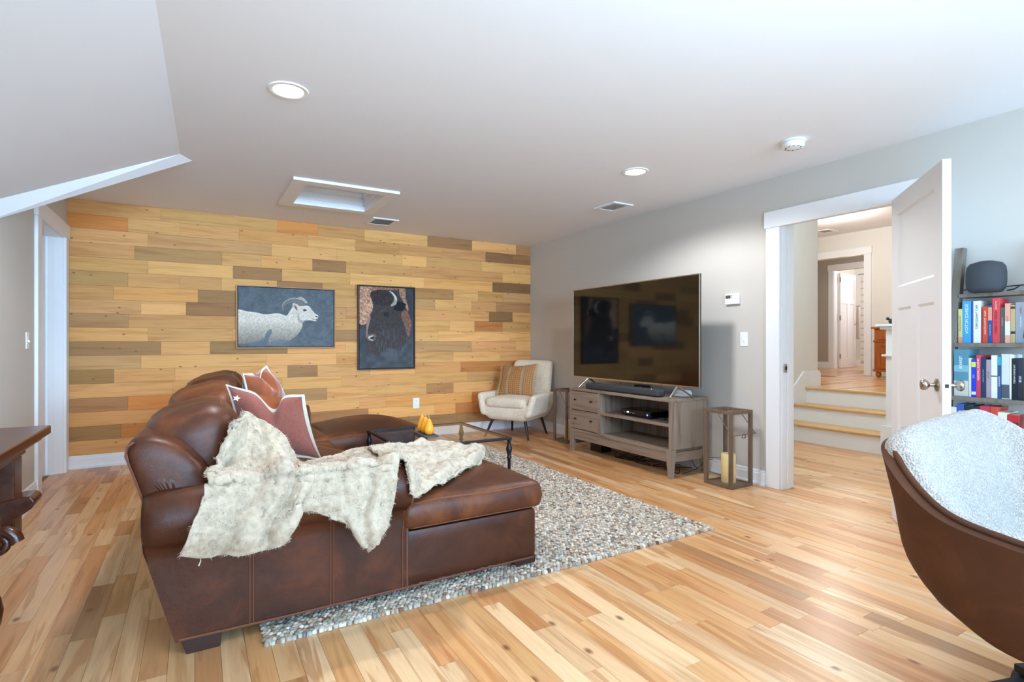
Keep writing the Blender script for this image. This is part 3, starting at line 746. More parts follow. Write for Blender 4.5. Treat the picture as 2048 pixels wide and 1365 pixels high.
# ------------------------------------------------------------------ sectional sofa
sofa = thing('sectional_sofa', 'large brown leather sectional sofa with a chaise seat at each end', 'sofa', (.6, 3.58, 0))
SX0, SX1, SY0, SY1 = -.066, 1.50, 2.31, 4.85
def bx(Y): return .085*(Y-SY0)
def panel_base(x0, x1, y0, y1, z0, z1, name):
    m = MB(); softbox(m, ((x0+x1)/2, (y0+y1)/2, (z0+z1)/2), ((x1-x0)/2, (y1-y0)/2, (z1-z0)/2), .02, (14, 10, 8))
    return obj(name, m, M['leather'], sofa, smooth=True)
panel_base(.78, SX1, SY0, 3.08, .055, .305, 'chaise_base')
panel_base(.60, SX1+.06, 4.07, SY1, .055, .305, 'chaise_base')
panel_base(.0, .80, 2.6, 4.5, .06, .30, 'seat_base')
PROF = [(0, .055), (0, .12), (0, .25), (0, .36), (-.004, .400), (-.022, .416), (-.052, .430), (-.074, .460), (-.082, .505), (-.074, .552), (-.048, .590), (-.005, .612), (.06, .618), (.11, .605), (.150, .575), (.172, .53), (.178, .46), (.178, .30), (.178, .055)]
def arm(yo, s):
    xs = [-.10, -.09, -.06, -.02, .05, .12, .25, .4, .55, .68, .745, .772, .785]
    mb = MB(); vs = []; n = len(PROF)
    for i, x in enumerate(xs):
        e = {0: .72, 1: .88, 2: .97, len(xs)-1: .90, len(xs)-2: .975}.get(i, 1.0)
        for (d, z) in PROF:
            zz = .5+(z-.5)*e if z > .4 else z
            dd = .05+(d-.05)*(e if z > .4 else 1)
            xx = x+.034
            if x < .06: xx -= .10*min(1, (z-.055)/.36)*(1-max(0, x)/.06)*(1 if x < 0 else .5)
            zz += .012*math.sin(max(0, x)*4) if z > .5 else 0
            vs.append((xx, yo+s*dd, zz))
    fs = [(i*n+j, (i+1)*n+j, (i+1)*n+j+1, i*n+j+1) for i in range(len(xs)-1) for j in range(n-1)]
    fs += [((i+1)*n, i*n, i*n+n-1, (i+1)*n+n-1) for i in range(len(xs)-1)]
    fs += [tuple(range(n)), tuple((len(xs)-1)*n+j for j in range(n))[::-1]]
    if s < 0: fs = [f[::-1] for f in fs]
    mb.add(vs, [f[::-1] for f in fs]); return mb
for yo, s in ((SY0, 1), (SY1, -1)):
    a_ = obj('arm', arm(yo, s), M['leather'], sofa, smooth=True)
    m = MB(); m.tube([(.815-.0, yo+s*(.05+(d-.05)*.93), .5+(z-.5)*.93 if z > .4 else z) for (d, z) in PROF[:-1]], .0055, 6); obj('welt', m, M['welt'], a_, smooth=True)
m = MB()
for x in (.185, .487):
    for dx in (-.006, .006): m.tube([(x+dx, SY0+d-.0012, z) for (d, z) in PROF[:9]], .0028, 5)
m.tube([(-.055, SY0-.002, .062), (.3, SY0-.003, .057), (.8, SY0-.003, .056), (1.48, SY0-.003, .058), (1.503, SY0+.03, .058), (1.503, 3.0, .058)], .005, 6)
m.tube([(.79, SY0-.002, .06), (.79, SY0-.003, .30), (.80, SY0-.002, .42)], .003, 5)
obj('seam', m, M['welt'], sofa, smooth=True)
# back frame
m = MB(); vs = []; fs = []
bp = [(-.07, .055), (-.085, .2), (-.125, .40), (-.165, .55), (-.20, .67), (-.225, .75), (-.222, .785), (-.20, .802), (-.165, .806), (-.11, .798), (-.03, .75), (.05, .64), (.09, .5), (.08, .3), (.06, .055)]
ys = [2.331, 2.333, 2.340, 2.352, 2.375, 2.42, 2.6, 3.0, 3.5, 4.0, 4.5, 4.74, 4.81, 4.83]
nb = len(bp)
for i, Y in enumerate(ys):
    e = {0: .25, 1: .6, 2: .84, 3: .95, len(ys)-1: .8, len(ys)-2: .93}.get(i, 1)
    for (x, z) in bp:
        cx = -.07; xx = cx+(x-cx)*e; zz = .55+(z-.55)*e
        cr = .012*math.sin((Y-2.3)/2.5*math.pi)
        vs.append((xx+bx(Y), Y, zz+(cr if z > .6 else 0)))
fs = [(i*nb+j, (i+1)*nb+j, (i+1)*nb+(j+1) % nb, i*nb+(j+1) % nb) for i in range(len(ys)-1) for j in range(nb)]
fs += [tuple(range(nb))[::-1], tuple((len(ys)-1)*nb+j for j in range(nb))]
m.add(vs, [f[::-1] for f in fs])
bf = obj('back_frame', m, M['leather'], sofa, smooth=True, sub=1)
m = MB(); q_ = 3*nb; m.tube([((vs[q_+j][0]+.09)*1.02-.09, vs[q_+j][1]-.004, vs[q_+j][2]+.002) for j in range(3, 8)], .0045, 6)
obj('welt', m, M['welt'], bf, smooth=True)
# seat cushions
def crown(cz, hz, amp, hx, hy, sag=0):
    def f(x, y, z):
        k = (1-min(1, abs(x/hx))**2.4)*(1-min(1, abs(y/hy))**2.4)
        if z > 0: z += amp*k*(z/hz)
        w_ = 1-abs(z/hz)
        x += math.copysign(.010*w_, x)*(abs(x) > hx*.8); y += math.copysign(.010*w_, y)*(abs(y) > hy*.8)
        x += .004*math.sin(y*9+x*4); z += .004*math.sin(x*11+y*7)*(z > 0)
        return (x, y, z)
    return f
def cushion(name, x0, x1, y0, y1, z0, z1, amp, mat='leather_top', parent=sofa, r=.035, welt=True):
    h = ((x1-x0)/2, (y1-y0)/2, (z1-z0)/2); c = ((x0+x1)/2, (y0+y1)/2, (z0+z1)/2)
    f = crown(0, h[2], amp, h[0], h[1]); m = MB(); softbox(m, c, h, r, (22, 22, 8), f)
    return m, c, h, f, r
def put(ms, name):
    m0 = MB(); w_ = MB()
    for (m, c, h, f, r) in ms:
        m0.add(m.v, m.f)
    c, h, f, r = ms[0][1:]
    piping(w_, c, h, r, .0055, 1, f); piping(w_, c, h, r, .0055, -1, f)
    o = obj(name, m0, M['leather_top'], sofa, smooth=True)
    obj('piping', w_, M['welt'], o, smooth=True)
    return o
put([cushion('a', .795, 1.53, 2.295, 3.09, .305, .435, .045), cushion('b', .10, .86, 2.49, 3.09, .305, .435, .03)], 'seat_cushion')
put([cushion('a', .10, .85, 3.095, 4.05, .305, .435, .05)], 'seat_cushion')
put([cushion('a', .80, 1.60, 4.055, 4.86, .305, .455, .075), cushion('b', .2, .86, 4.055, 4.67, .305, .455, .03)], 'seat_cushion')
# loose back cushions
def backc(yc, hy, xc, zc, hz, lean, seed):
    h = (.135, hy, hz); rot = Matrix.Rotation(math.radians(lean), 3, 'Y')
    rr = random.Random(seed); ph = rr.uniform(0, 6)
    def f(x, y, z):
        k = (1-min(1, abs(y/h[1]))**2.2)*(1-min(1, abs(z/h[2]))**2.2)
        x += math.copysign(.05*k, x)
        z += .012*math.cos(y*5+ph)*(z > 0)+(.03*(1-min(1, abs(y/h[1]))**2)*(z > 0) if z > 0 else 0)
        x += .006*math.sin(z*23+y*9+ph); z += .005*math.sin(y*26+ph)*(z > 0)
        y += .02*math.cos(z*6)*(1 if y > 0 else -1)*(1-min(1, abs(x/h[0])))
        return (x, y, z)
    m = MB(); softbox(m, (xc, yc, zc), h, .075, (10, 22, 18), f, rot)
    o = obj('back_cushion', m, M['leather_top'], sofa, smooth=True)
    # welts round both faces
    w_ = MB()
    for sx in (1, -1):
        path = []
        k = .028
        for i in range(64):
            a = 2*math.pi*i/64; ca, sa = math.cos(a), math.sin(a); p_ = 4.5
            q = (abs(ca)**p_+abs(sa)**p_)**(-1/p_)
            P = (sx*(h[0]-.018), (h[1]-k)*ca*q, (h[2]-k)*sa*q)
            Q = f(*P); path.append(rot @ Vector(Q)+Vector((xc, yc, zc)))
        w_.tube(path, .0055, 6, closed=True)
    obj('piping', w_, M['welt'], o, smooth=True)
backc(2.79, .315, .02, .66, .195, -14, 1)
backc(3.42, .325, .075, .675, .205, -13, 2)
backc(4.06, .325, .13, .69, .215, -12, 3)
backc(4.60, .20, .17, .69, .215, -12, 5)
for (x, y, sx) in ((-.03, SY0+.005, 1), (1.385, SY0+.005, 1), (.0, SY1-.10, 1), (1.385, SY1-.10, 1)):
    m = MB(); m.hexa([(x+.015, y+.015, 0), (x+.10, y+.015, 0), (x+.10, y+.09, 0), (x+.015, y+.09, 0)], [(x-.03, y, .062), (x+.115, y, .062), (x+.115, y+.10, .062), (x-.03, y+.10, .062)])
    if y < 3:
        zf = .0 if x < 1 else .024
        m = MB(); m.hexa([(x, y, zf), (x+.11, y, zf), (x+.11, y+.08, zf), (x, y+.08, zf)], [(x-.02, y-.002, .062), (x+.115, y-.002, .062), (x+.115, y+.10, .062), (x-.02, y+.10, .062)])
    obj('foot', m, plain('espresso_wood', rgb(58, 36, 30), .4), sofa, bevel=.003)

# ------------------------------------------------------------------ throw blanket
def catmull(P, t):
    n = len(P); f = t*(n-1); i = min(n-2, int(f)); u = f-i
    p0, p1, p2, p3 = P[max(0, i-1)], P[i], P[i+1], P[min(n-1, i+2)]
    return .5*((2*p1)+(p2-p0)*u+(2*p0-5*p1+4*p2-p3)*u*u+(3*p1-p0-3*p2+p3)*u**3)
def sheet(cols, nu, nv):
    rows = []
    for i in range(nu):
        tu = i/(nu-1)
        col = [catmull([c[k] for c in cols], tu) for k in range(len(cols[0]))]
        rows.append([catmull(col, j/(nv-1)) for j in range(nv)])
    return rows
def normals(G):
    nu, nv = len(G), len(G[0]); out = []
    for i in range(nu):
        r = []
        for j in range(nv):
            a = G[min(i+1, nu-1)][j]-G[max(i-1, 0)][j]; b = G[i][min(j+1, nv-1)]-G[i][max(j-1, 0)]
            q = a.cross(b); r.append(q.normalized() if q.length > 1e-9 else Vector((0, 0, 1)))
        out.append(r)
    return out
def rough(G, amp, sc, face, edge=True, fold=None):
    Nn = normals(G); nu, nv = len(G), len(G[0]); out = []
    for i in range(nu):
        r = []
        for j in range(nv):
            n_ = Nn[i][j]
            if n_.dot(face) < 0: n_ = -n_
            n_ = (n_*.5+face.normalized()).normalized()
            p = G[i][j]
            d = amp*(noise.noise(p*sc)+.5*noise.noise(p*sc*2.3))
            if fold: d += fold(i/(nu-1), j/(nv-1))
            r.append(p+n_*d)
        out.append(r)
    return out
def fur(G, count, ln, wd, face, seed=1, droop=.3):
    rr = random.Random(seed); Nn = normals(G); nu, nv = len(G), len(G[0]); mb = MB()
    ar = []
    A = 0
    for i in range(nu-1):
        for j in range(nv-1):
            A += (G[i+1][j]-G[i][j]).cross(G[i][j+1]-G[i][j]).length; ar.append(A)
    import bisect
    vs = []; fs = []
    for k in range(count):
        c = bisect.bisect(ar, rr.random()*A); c = min(c, len(ar)-1); i, j = divmod(c, nv-1)
        u, v = rr.random(), rr.random()
        p = G[i][j].lerp(G[i+1][j], u).lerp(G[i][j+1].lerp(G[i+1][j+1], u), v)
        n_ = Nn[i][j]
        if n_.dot(face) < 0: n_ = -n_
        cl = Vector((noise.noise(p*30), noise.noise(p*30+Vector((9, 0, 0))), noise.noise(p*30+Vector((0, 9, 0)))))
        d = (n_*.55+cl*1.4+Vector((rr.uniform(-.35, .35), rr.uniform(-.35, .35), rr.uniform(-.35, .35)-droop))).normalized()*ln*rr.uniform(.6, 1.2)
        s_ = d.cross(Vector((rr.uniform(-1, 1), rr.uniform(-1, 1), rr.uniform(-1, 1)))).normalized()*wd
        q = p+n_*.001; b = len(vs)
        vs += [q-s_, q+s_, q+d*.6+s_*.7+n_*.001, q+d]; fs.append((b, b+1, b+2, b+3))
    mb.add(vs, fs); return mb
def pY(*rows): return [[atY(*p) for p in r] for r in rows]
cols = pY(
 [(466,850,2.55),(442,905,2.50),(418,960,2.42),(402,1010,2.27),(388,1050,2.19),(374,1085,2.18),(361,1110,2.185)],
 [(478,836,2.58),(465,890,2.51),(450,950,2.41),(438,1005,2.25),(428,1050,2.17),(420,1085,2.165),(412,1113,2.18)],
 [(493,829,2.58),(497,885,2.48),(492,950,2.36),(487,1010,2.21),(482,1050,2.15),(476,1085,2.155),(468,1109,2.18)],
 [(520,842,2.60),(532,900,2.52),(534,960,2.40),(530,1010,2.245),(524,1050,2.18),(518,1080,2.175),(512,1103,2.18)],
 [(546,872,2.60),(556,915,2.50),(560,962,2.37),(557,1005,2.22),(550,1045,2.15),(544,1075,2.155),(538,1098,2.17)],
 [(572,886,2.62),(582,925,2.54),(586,962,2.42),(586,1000,2.26),(580,1035,2.18),(570,1062,2.165),(558,1088,2.17)],
 [(598,930,2.68),(606,948,2.58),(610,965,2.46),(606,985,2.33),(600,1003,2.24),(594,1018,2.21),(586,1032,2.20)],
 [(628,922,2.72),(630,938,2.60),(630,956,2.48),(628,978,2.35),(624,1000,2.25),(622,1016,2.215),(618,1026,2.205)],
 [(662,913,2.76),(660,930,2.62),(658,952,2.49),(656,978,2.36),(655,1005,2.25),(656,1024,2.21),(658,1036,2.20)],
 [(692,906,2.84),(688,922,2.68),(684,942,2.54),(681,968,2.39),(683,1003,2.235),(690,1032,2.185),(700,1056,2.175)],
 [(716,902,2.88),(708,917,2.70),(700,938,2.53),(698,970,2.36),(704,1018,2.19),(716,1062,2.15),(732,1098,2.155)],
 [(745,899,2.90),(738,914,2.72),(730,936,2.56),(726,970,2.38),(730,1018,2.20),(738,1062,2.155),(745,1099,2.16)],
 [(772,896,2.94),(766,910,2.78),(760,932,2.60),(755,968,2.42),(756,1010,2.22),(756,1045,2.165),(756,1078,2.16)],
 [(798,895,2.97),(796,910,2.80),(793,930,2.62),(788,958,2.45),(786,990,2.28),(780,1022,2.19),(772,1052,2.17)])
from mathutils.bvhtree import BVHTree
def bvh_of(objs):
    vs, fs = [], []
    for o in objs:
        Mx = wmat(o); n = len(vs); vs += [Mx @ v.co for v in o.data.vertices]; fs += [tuple(i+n for i in p.vertices) for p in o.data.polygons]
    return BVHTree.FromPolygons(vs, fs)
SB = bvh_of([o for o in sofa.children if o.name.split('.')[0] in ('arm', 'seat_cushion', 'back_cushion', 'chaise_base', 'seat_base', 'back_frame')])
def settle(G, mr, it=3):
    nu, nv = len(G), len(G[0])
    for k in range(it):
        D = [[(p-EYE).length for p in r] for r in G]
        for i in range(nu):
            for j in range(nv):
                d = (G[i][j]-EYE).normalized(); h = SB.ray_cast(EYE, d)
                if h[0] is not None:
                    cosn = max(.35, abs(h[1].dot(d))); lim = h[3]-mr/cosn
                    if D[i][j] > lim: D[i][j] = lim
        for s_ in range(6 if k < it-1 else 1):
            D = [[(D[i][j]*2+D[max(0, i-1)][j]+D[min(nu-1, i+1)][j]+D[i][max(0, j-1)]+D[i][min(nv-1, j+1)])/6 for j in range(nv)] for i in range(nu)]
        G = [[EYE+(G[i][j]-EYE).normalized()*D[i][j] for j in range(nv)] for i in range(nu)]
    return G
def fold1(u, v):
    a = 1 if u < .42 else max(.12, 1-(u-.42)*9)
    if u > .72: a = min(.8, .12+(u-.72)*5)
    ph = 3.0*noise.noise(Vector((u*3, v*2, 1)))
    return a*(.024*(1+math.sin(u*27+2*v+ph))+.006*math.sin(u*61+v*5+2*ph))+.010*noise.noise(Vector((u*9, v*5, 7)))
G1 = rough(settle(sheet(cols, 170, 84), .030), .010, 16, Vector((0, -1, .6)), fold=fold1)
def pZ(*rows): return [[atZ(*p) for p in r] for r in rows]
cols2 = pZ(
 [(735,898,.60),(745,906,.60),(755,914,.60),(763,921,.60),(770,927,.60)],
 [(785,893,.58),(794,904,.58),(802,913,.57),(807,920,.56),(810,928,.55)],
 [(820,890,.555),(825,903,.56),(828,922,.53),(829,950,.51),(826,992,.475)],
 [(850,885,.555),(858,899,.55),(862,920,.535),(864,944,.51),(858,976,.48)],
 [(880,887,.555),(888,900,.55),(892,916,.53),(892,936,.51),(884,964,.485)],
 [(906,886,.555),(914,898,.55),(918,910,.53),(918,926,.51),(908,952,.49)],
 [(932,889,.55),(938,898,.54),(942,908,.53),(940,920,.515),(930,941,.49)],
 [(955,892,.54),(958,898,.535),(960,905,.525),(958,914,.51),(948,930,.49)],
 [(967,900,.51),(968,903,.51),(968,907,.505),(966,912,.50),(958,922,.485)])
def fold2(u, v): return .009*math.sin(v*15+u*5+2.5*noise.noise(Vector((u*5, v*3, 2))))+.010*noise.noise(Vector((u*11, v*6, 3)))+.004*math.sin(u*22+v*4)
G2 = rough(settle(sheet(cols2, 110, 60), .020), .011, 18, Vector((0, 0, 1)), fold=fold2)
bl = MB(); bl.grid(G1); bl.grid(G2)
throw = obj('throw_blanket', bl, M['fur'], None, smooth=True, solid=.010)
tag(throw, 'cream fur throw blanket draped over the near sofa arm and chaise', 'blanket')
fm = fur(G1, 42000, .019, .0012, Vector((0, -1, .6)), 1); f2 = fur(G2, 20000, .018, .0012, Vector((0, 0, 1)), 2, .1); fm.add(f2.v, f2.f)
o = obj('fur_pile', fm, M['fur'], throw); o['kind'] = 'stuff'
m = MB(); q = atY(400, 1112, 2.18); m.tube([q+Vector((0, 0, .012)), q, q+Vector((.002, 0, -.02)), q+Vector((-.004, 0, -.035))], [.0015, .0015, .002, .003], 5); obj('tie_cord', m, M['flange'], throw, smooth=True)

# ------------------------------------------------------------------ scatter cushions
def pillow(name, label, corners, bulge, matf, matb, edge, group=None, chop=.0, ca_=.15, backk=1.0, thick=.075, flw=.008, normal=None):
    """corners: TL, TR, BR, BL as points of the flange; front bulges towards normal"""
    TL, TR, BR, BL = [Vector(p) for p in corners]
    nn = (TR-TL).cross(BL-TL).normalized()
    if nn.dot(EYE-TL) < 0: nn = -nn
    cen = (TL+TR+BR+BL)/4
    t = thing(name, label, 'cushion', cen, 0, group)
    n = 34
    def surf(sgn, inset=0):
        P = []
        for i in range(n+1):
            r = []
            for j in range(n+1):
                u, v = i/n, j/n
                e = 1
                p = TL.lerp(TR, u).lerp(BL.lerp(BR, u), v)
                # pull the sides in between the corners
                a, b = 2*u-1, 2*v-1
                pin = .06*(1-a*a)*(abs(b)**3); pis = .05*(1-b*b)*(abs(a)**3)
                p = p.lerp(cen, 0)+(BL-TL)*(pin if b < 0 else -pin)+(TR-TL)*(pis if a < 0 else -pis)
                if chop:
                    p += (BL-TL)*(chop if sgn > 0 else chop*.05)*math.exp(-(a-ca_)**2/.06)*max(0, 1-v*1.6)
                k = (max(0, 1-a*a)**.55)*(max(0, 1-b*b)**.55)
                d = thick*k*(1 if sgn > 0 else backk)
                if chop: d *= 1-.55*math.exp(-(a-.05)**2/.04)*max(0, 1-v*2)
                d += .004*noise.noise(p*14)*k+.003*math.sin(a*14+b*8)*k*(1-v)
                r.append(p+nn*sgn*d)
            P.append(r)
        return P
    F_ = surf(1); B_ = surf(-1)
    m = MB(); m.grid([r[::-1] for r in F_]); obj('front_cover', m, matf, t, smooth=True)
    m = MB(); m.grid(B_); obj('back_cover', m, matb, t, smooth=True)
    m = MB(); m.grid([[F_[i][0].lerp(B_[i][0], q/4)-nn*.01*math.sin(q/4*math.pi)*0 for q in range(5)] for i in range(n+1)]); obj('gusset', m, matb, t, smooth=True)
    per = [F_[i][0] for i in range(n)]+[F_[n][j] for j in range(n)]+[F_[n-i][n] for i in range(n)]+[F_[0][n-j] for j in range(n)]
    if edge:
        m = MB(); L_ = len(per); vs = []
        for i, p in enumerate(per):
            o_ = (p-cen); o_ -= nn*o_.dot(nn); o_.normalize()
            vs += [p-nn*.004, p+nn*.004, p+o_*flw*2+nn*.003, p+o_*flw*2-nn*.003]
        fs = []
        for i in range(L_):
            j = (i+1) % L_
            for k in range(4): fs.append((i*4+k, j*4+k, j*4+(k+1) % 4, i*4+(k+1) % 4))
        m.add(vs, fs); obj('flange', m, edge, t, smooth=False)
    return t, per, cen, nn, F_
c_ = [atY(456, 773, 2.96), atY(604, 794, 2.80), atY(640, 918, 2.84), atY(488, 912, 2.90)]
pt, *_r = pillow('scatter_cushion', 'mauve and rust scatter cushion with pale edging, nearest on the sofa', c_, 1, M['mauve'], M['rust'], M['flange'], 'edged sofa cushions', chop=.24, ca_=.1, thick=.07, backk=2.4)
m = MB(); q = atY(473, 797, 2.745)
m.add([q+Vector((.017*r_*math.cos(a_), -.001, .015*r_*math.sin(a_))) for a_, r_ in [(i*math.pi/5, (1.0 if i % 2 == 0 else .45)) for i in range(10)]], [tuple(range(10))])
obj('emblem', m, plain('leaf_patch', rgb(245, 238, 230), .8), pt)
for k in range(0):
    a = k*1.25; m.add([q, q+Vector((.012*math.cos(a), 0, .012*math.sin(a))), q+Vector((.006*math.cos(a+.5), -.002, .006*math.sin(a+.5)))], [(0, 1, 2)])
c_ = [atY(487, 750, 3.62), atY(532, 736, 3.80), atY(574, 800, 3.86), atY(505, 850, 3.66)]
pillow('scatter_cushion', 'dark rust velvet scatter cushion with pale edging, farther along the sofa', c_, 1, M['rust_dark'], M['rust_dark'], M['flange'], 'edged sofa cushions', chop=.20, thick=.09)

# ------------------------------------------------------------------ rug
rug = thing('wool_rug', 'thick wool pebble rug in mottled cream, brown and grey', 'rug', (1.47, 3.75, 0))
RX0, RX1, RY0, RY1 = .22, 2.73, 2.215, 5.28
obj('rug_backing', MB().box(RX0+.008, RX1-.008, RY0+.008, RY1-.008, 0.0005, .008), plain('rug_backing', rgb(120, 104, 90), .95), rug)
pal = [((236, 226, 210), 11), ((220, 204, 184), 7), ((198, 176, 152), 4), ((164, 138, 116), 1.8), ((186, 182, 174), 3.4), ((150, 148, 146), 1.5), ((140, 110, 92), 1.0), ((168, 174, 158), 1.6), ((210, 190, 170), 3), ((186, 148, 126), 1.4)]
Rr = random.Random(11); tot = sum(p[1] for p in pal)
pm = MB(); vs = []; fs = []; cs = []
g = .0195; iy = 0; y = RY0+.010
HP = [(math.cos(k*math.pi/3), math.sin(k*math.pi/3)) for k in range(6)]
while y < RY1-.004:
    x = RX0+.010+(g/2 if iy % 2 else 0)
    while x < RX1-.004:
        hid = (.2 < x < 1.42 and 2.5 < y < 3.06) or (x < 1.40 and 4.1 < y < 4.8) or (x < .72 and 2.5 < y < 4.8)
        if not hid:
            px_, py_ = x+Rr.uniform(-.004, .004), y+Rr.uniform(-.004, .004)
            r = Rr.uniform(0, tot)
            for c, wgt in pal:
                r -= wgt
                if r <= 0: break
            v = Rr.uniform(.80, 1.02); col = rgb(*[min(255, ch*v) for ch in c])
            a = Rr.uniform(0, 3.14); l1, l2, h = Rr.uniform(.011, .0145), Rr.uniform(.0095, .0125), Rr.uniform(.0165, .0205)
            ca, sa = math.cos(a), math.sin(a); b = len(vs); ed = y < RY0+.02 or x > RX1-.02
            for (rr_, zz) in ((.9, .001 if ed else .007), (.86, h-.005)):
                for (ux, uy) in HP:
                    X_, Y_ = ux*l1*rr_, uy*l2*rr_
                    vs.append((px_+X_*ca-Y_*sa, py_+X_*sa+Y_*ca, zz)); cs.append(col)
            vs.append((px_, py_, h)); cs.append(col)
            for q in range(1):
                for k in range(6): fs.append((b+q*6+k, b+q*6+(k+1) % 6, b+(q+1)*6+(k+1) % 6, b+(q+1)*6+k))
            for k in range(6): fs.append((b+6+k, b+6+(k+1) % 6, b+12))
        x += g
    y += g*.80; iy += 1
pm.v, pm.f, pm.c = vs, fs, cs
o = obj('wool_loops', pm, M['pebble'], rug, smooth=True); o['kind'] = 'stuff'

# ------------------------------------------------------------------ coffee table
TX0, TX1, TY0, TY1, TZ = 1.085, 1.82, 3.14, 3.90, .51
ct = thing('coffee_table', 'square coffee table with a dark iron frame and glass top', 'table', ((TX0+TX1)/2, (TY0+TY1)/2, 0))
RZ = .024
for (x, y) in ((TX0, TY0), (TX1, TY0), (TX0, TY1), (TX1, TY1)):
    z0 = .004
    m = MB(); m.lathe([(.011, .022), (.013, .03), (.011, .05), (.011, .36), (.016, .365), (.017, .372), (.0125, .38), (.015, .40), (.021, .425), (.021, .432), (.013, .455), (.012, .478), (.016, .484), (.016, .492)], (x, y, 0), 14)
    obj('leg', m, M['iron'], ct, smooth=True)
m = MB()
for (a, b_, c, d) in ((TX0-.016, TX1+.016, TY0-.012, TY0+.012), (TX0-.016, TX1+.016, TY1-.012, TY1+.012)): m.box(a, b_, c, d, TZ-.020, TZ-.002)
for (a, b_) in ((TX0-.012, TX0+.012), (TX1-.012, TX1+.012)): m.box(a, b_, TY0+.012, TY1-.012, TZ-.020, TZ-.002)
obj('frame', m, M['iron'], ct, bevel=.003)
obj('glass_top', MB().box(TX0+.012, TX1-.012, TY0+.012, TY1-.012, TZ-.009, TZ-.003), M['smoke_glass'], ct)
m = MB()
for (a, b_) in ((TY0, TY0), (TY1, TY1)): m.tube([(TX0, a, .12), (TX1, a, .12)], .006, 8)
for a in (TX0, TX1): m.tube([(a, TY0, .12), (a, TY1, .12)], .006, 8)
obj('stretcher', m, M['iron'], ct, smooth=True)
tc_ = atZ(895, 865, TZ)
tr = thing('candle_tray', 'small dark slate tray under the orange pear candles', 'tray', (tc_.x, tc_.y, TZ))
a_ = atZ(853, 862, TZ+.005); b_ = atZ(882, 874, TZ+.005); d_ = (b_-a_); d_.z = 0; ln = .235; d_.normalize(); n_ = Vector((-d_.y, d_.x, 0)); 
if n_.dot(Vector((0, 1, 0))) < 0: n_ = -n_
m = MB(); e0 = a_; P = [e0, e0+d_*ln, e0+d_*ln+n_*.10, e0+n_*.10]
m.hexa([(p.x, p.y, TZ-.002) for p in P], [(p.x, p.y, TZ+.009) for p in P]); obj('slab', m, M['slate'], tr, bevel=.002)
PR = [(.001, 0), (.022, .001), (.036, .012), (.041, .03), (.038, .05), (.029, .07), (.021, .087), (.017, .10), (.012, .110), (.001, .113)]
lb = ['orange pear shaped candle, rearmost on the slate tray', 'orange pear shaped candle in the middle of the tray', 'orange pear shaped candle, nearest on the slate tray']
for i, k in enumerate((.05, .118, .186)):
    c = e0+d_*k+n_*.05; 
    t = thing('pear_candle', lb[i], 'candle', (c.x, c.y, TZ+.009), i*1.3, 'pear candles on the coffee table')
    m = MB(); m.lathe(PR, (0, 0, 0), 20); m.v = [(v[0]*.86, v[1]*.86, v[2]*(1.06-.05*i)) for v in m.v]
    obj('pear_body', m, M['wax_orange'], t, smooth=True, local=True, sub=1)
    m = MB(); m.tube([(0, 0, .108*(1.06-.05*i)), (.001, 0, .122), (.004, 0, .132)], .0016, 6); obj('wick', m, M['flange'], t, smooth=True, local=True)
# ------------------------------------------------------------------ boucle armchair in the corner
cx_, cy_, rz_ = 3.375, 5.62, math.radians(-60.6)
ac = thing('armchair', 'cream boucle armchair on dark splayed legs in the corner', 'armchair', (cx_, cy_, 0), rz_)
m = MB()
def tb(x, y, z):   # tub base flares with height
    k = .80+.20*max(0, min(1, (z+.10)/.16)); return (x*k, y*(.86+.14*k), z)
softbox(m, (0, .02, .315), (.335, .33, .10), .07, (16, 14, 8), tb)
for s in (-1, 1):
    def af(x, y, z, s=s): return (x+s*(z*.28)+s*(-y)*.05, y-.0+(z*.10 if y < 0 else 0), z+(-y)*.0)
    softbox(m, (s*.315, .0, .40), (.045, .315, .135), .042, (6, 16, 10), af)
def bk(x, y, z): return (x*(1-.05*z/.3), y+z*.30, z)
softbox(m, (0, .335, .61), (.285, .065, .30), .06, (16, 8, 16), bk)
m2 = MB(); m2.v = m.v; m2.f = m.f
obj('shell', m2, M['boucle'], ac, local=True, remesh=.014)
def sc(x, y, z): 
    k = (1-(abs(x)/.26)**2.5)*(1-(abs(y)/.28)**2.5); return (x, y, z+(.025*k if z > 0 else 0))
m = MB(); softbox(m, (0, -.055, .425), (.262, .275, .055), .045, (18, 18, 6), sc); o = obj('seat_cushion', m, M['boucle'], ac, smooth=True, local=True)
m = MB(); piping(m, (0, -.055, .425), (.262, .275, .055), .045, .004, 1, sc); obj('piping', m, M['boucle'], o, smooth=True, local=False)
bpy.data.objects[o.children[0].name].matrix_parent_inverse = Matrix.Identity(4)
for (x, y, fx, fy) in ((-.21, -.20, -.30, -.27), (.21, -.20, .30, -.27), (-.2, .22, -.25, .30), (.2, .22, .25, .30)):
    m = MB(); m.tube([(x, y, .25), ((x*.25+fx*.75), (y*.25+fy*.75), .06), (fx, fy, .0)], [.020, .014, .011], 12); obj('leg', m, plain('black_brown_leg', rgb(44, 34, 32), .35), ac, smooth=True, local=True)
    obj('glide', MB().lathe([(.012, .0), (.012, .012)], (fx, fy, 0), 12), M['nickel'], ac.children[-1] if False else ac, smooth=True, local=True)
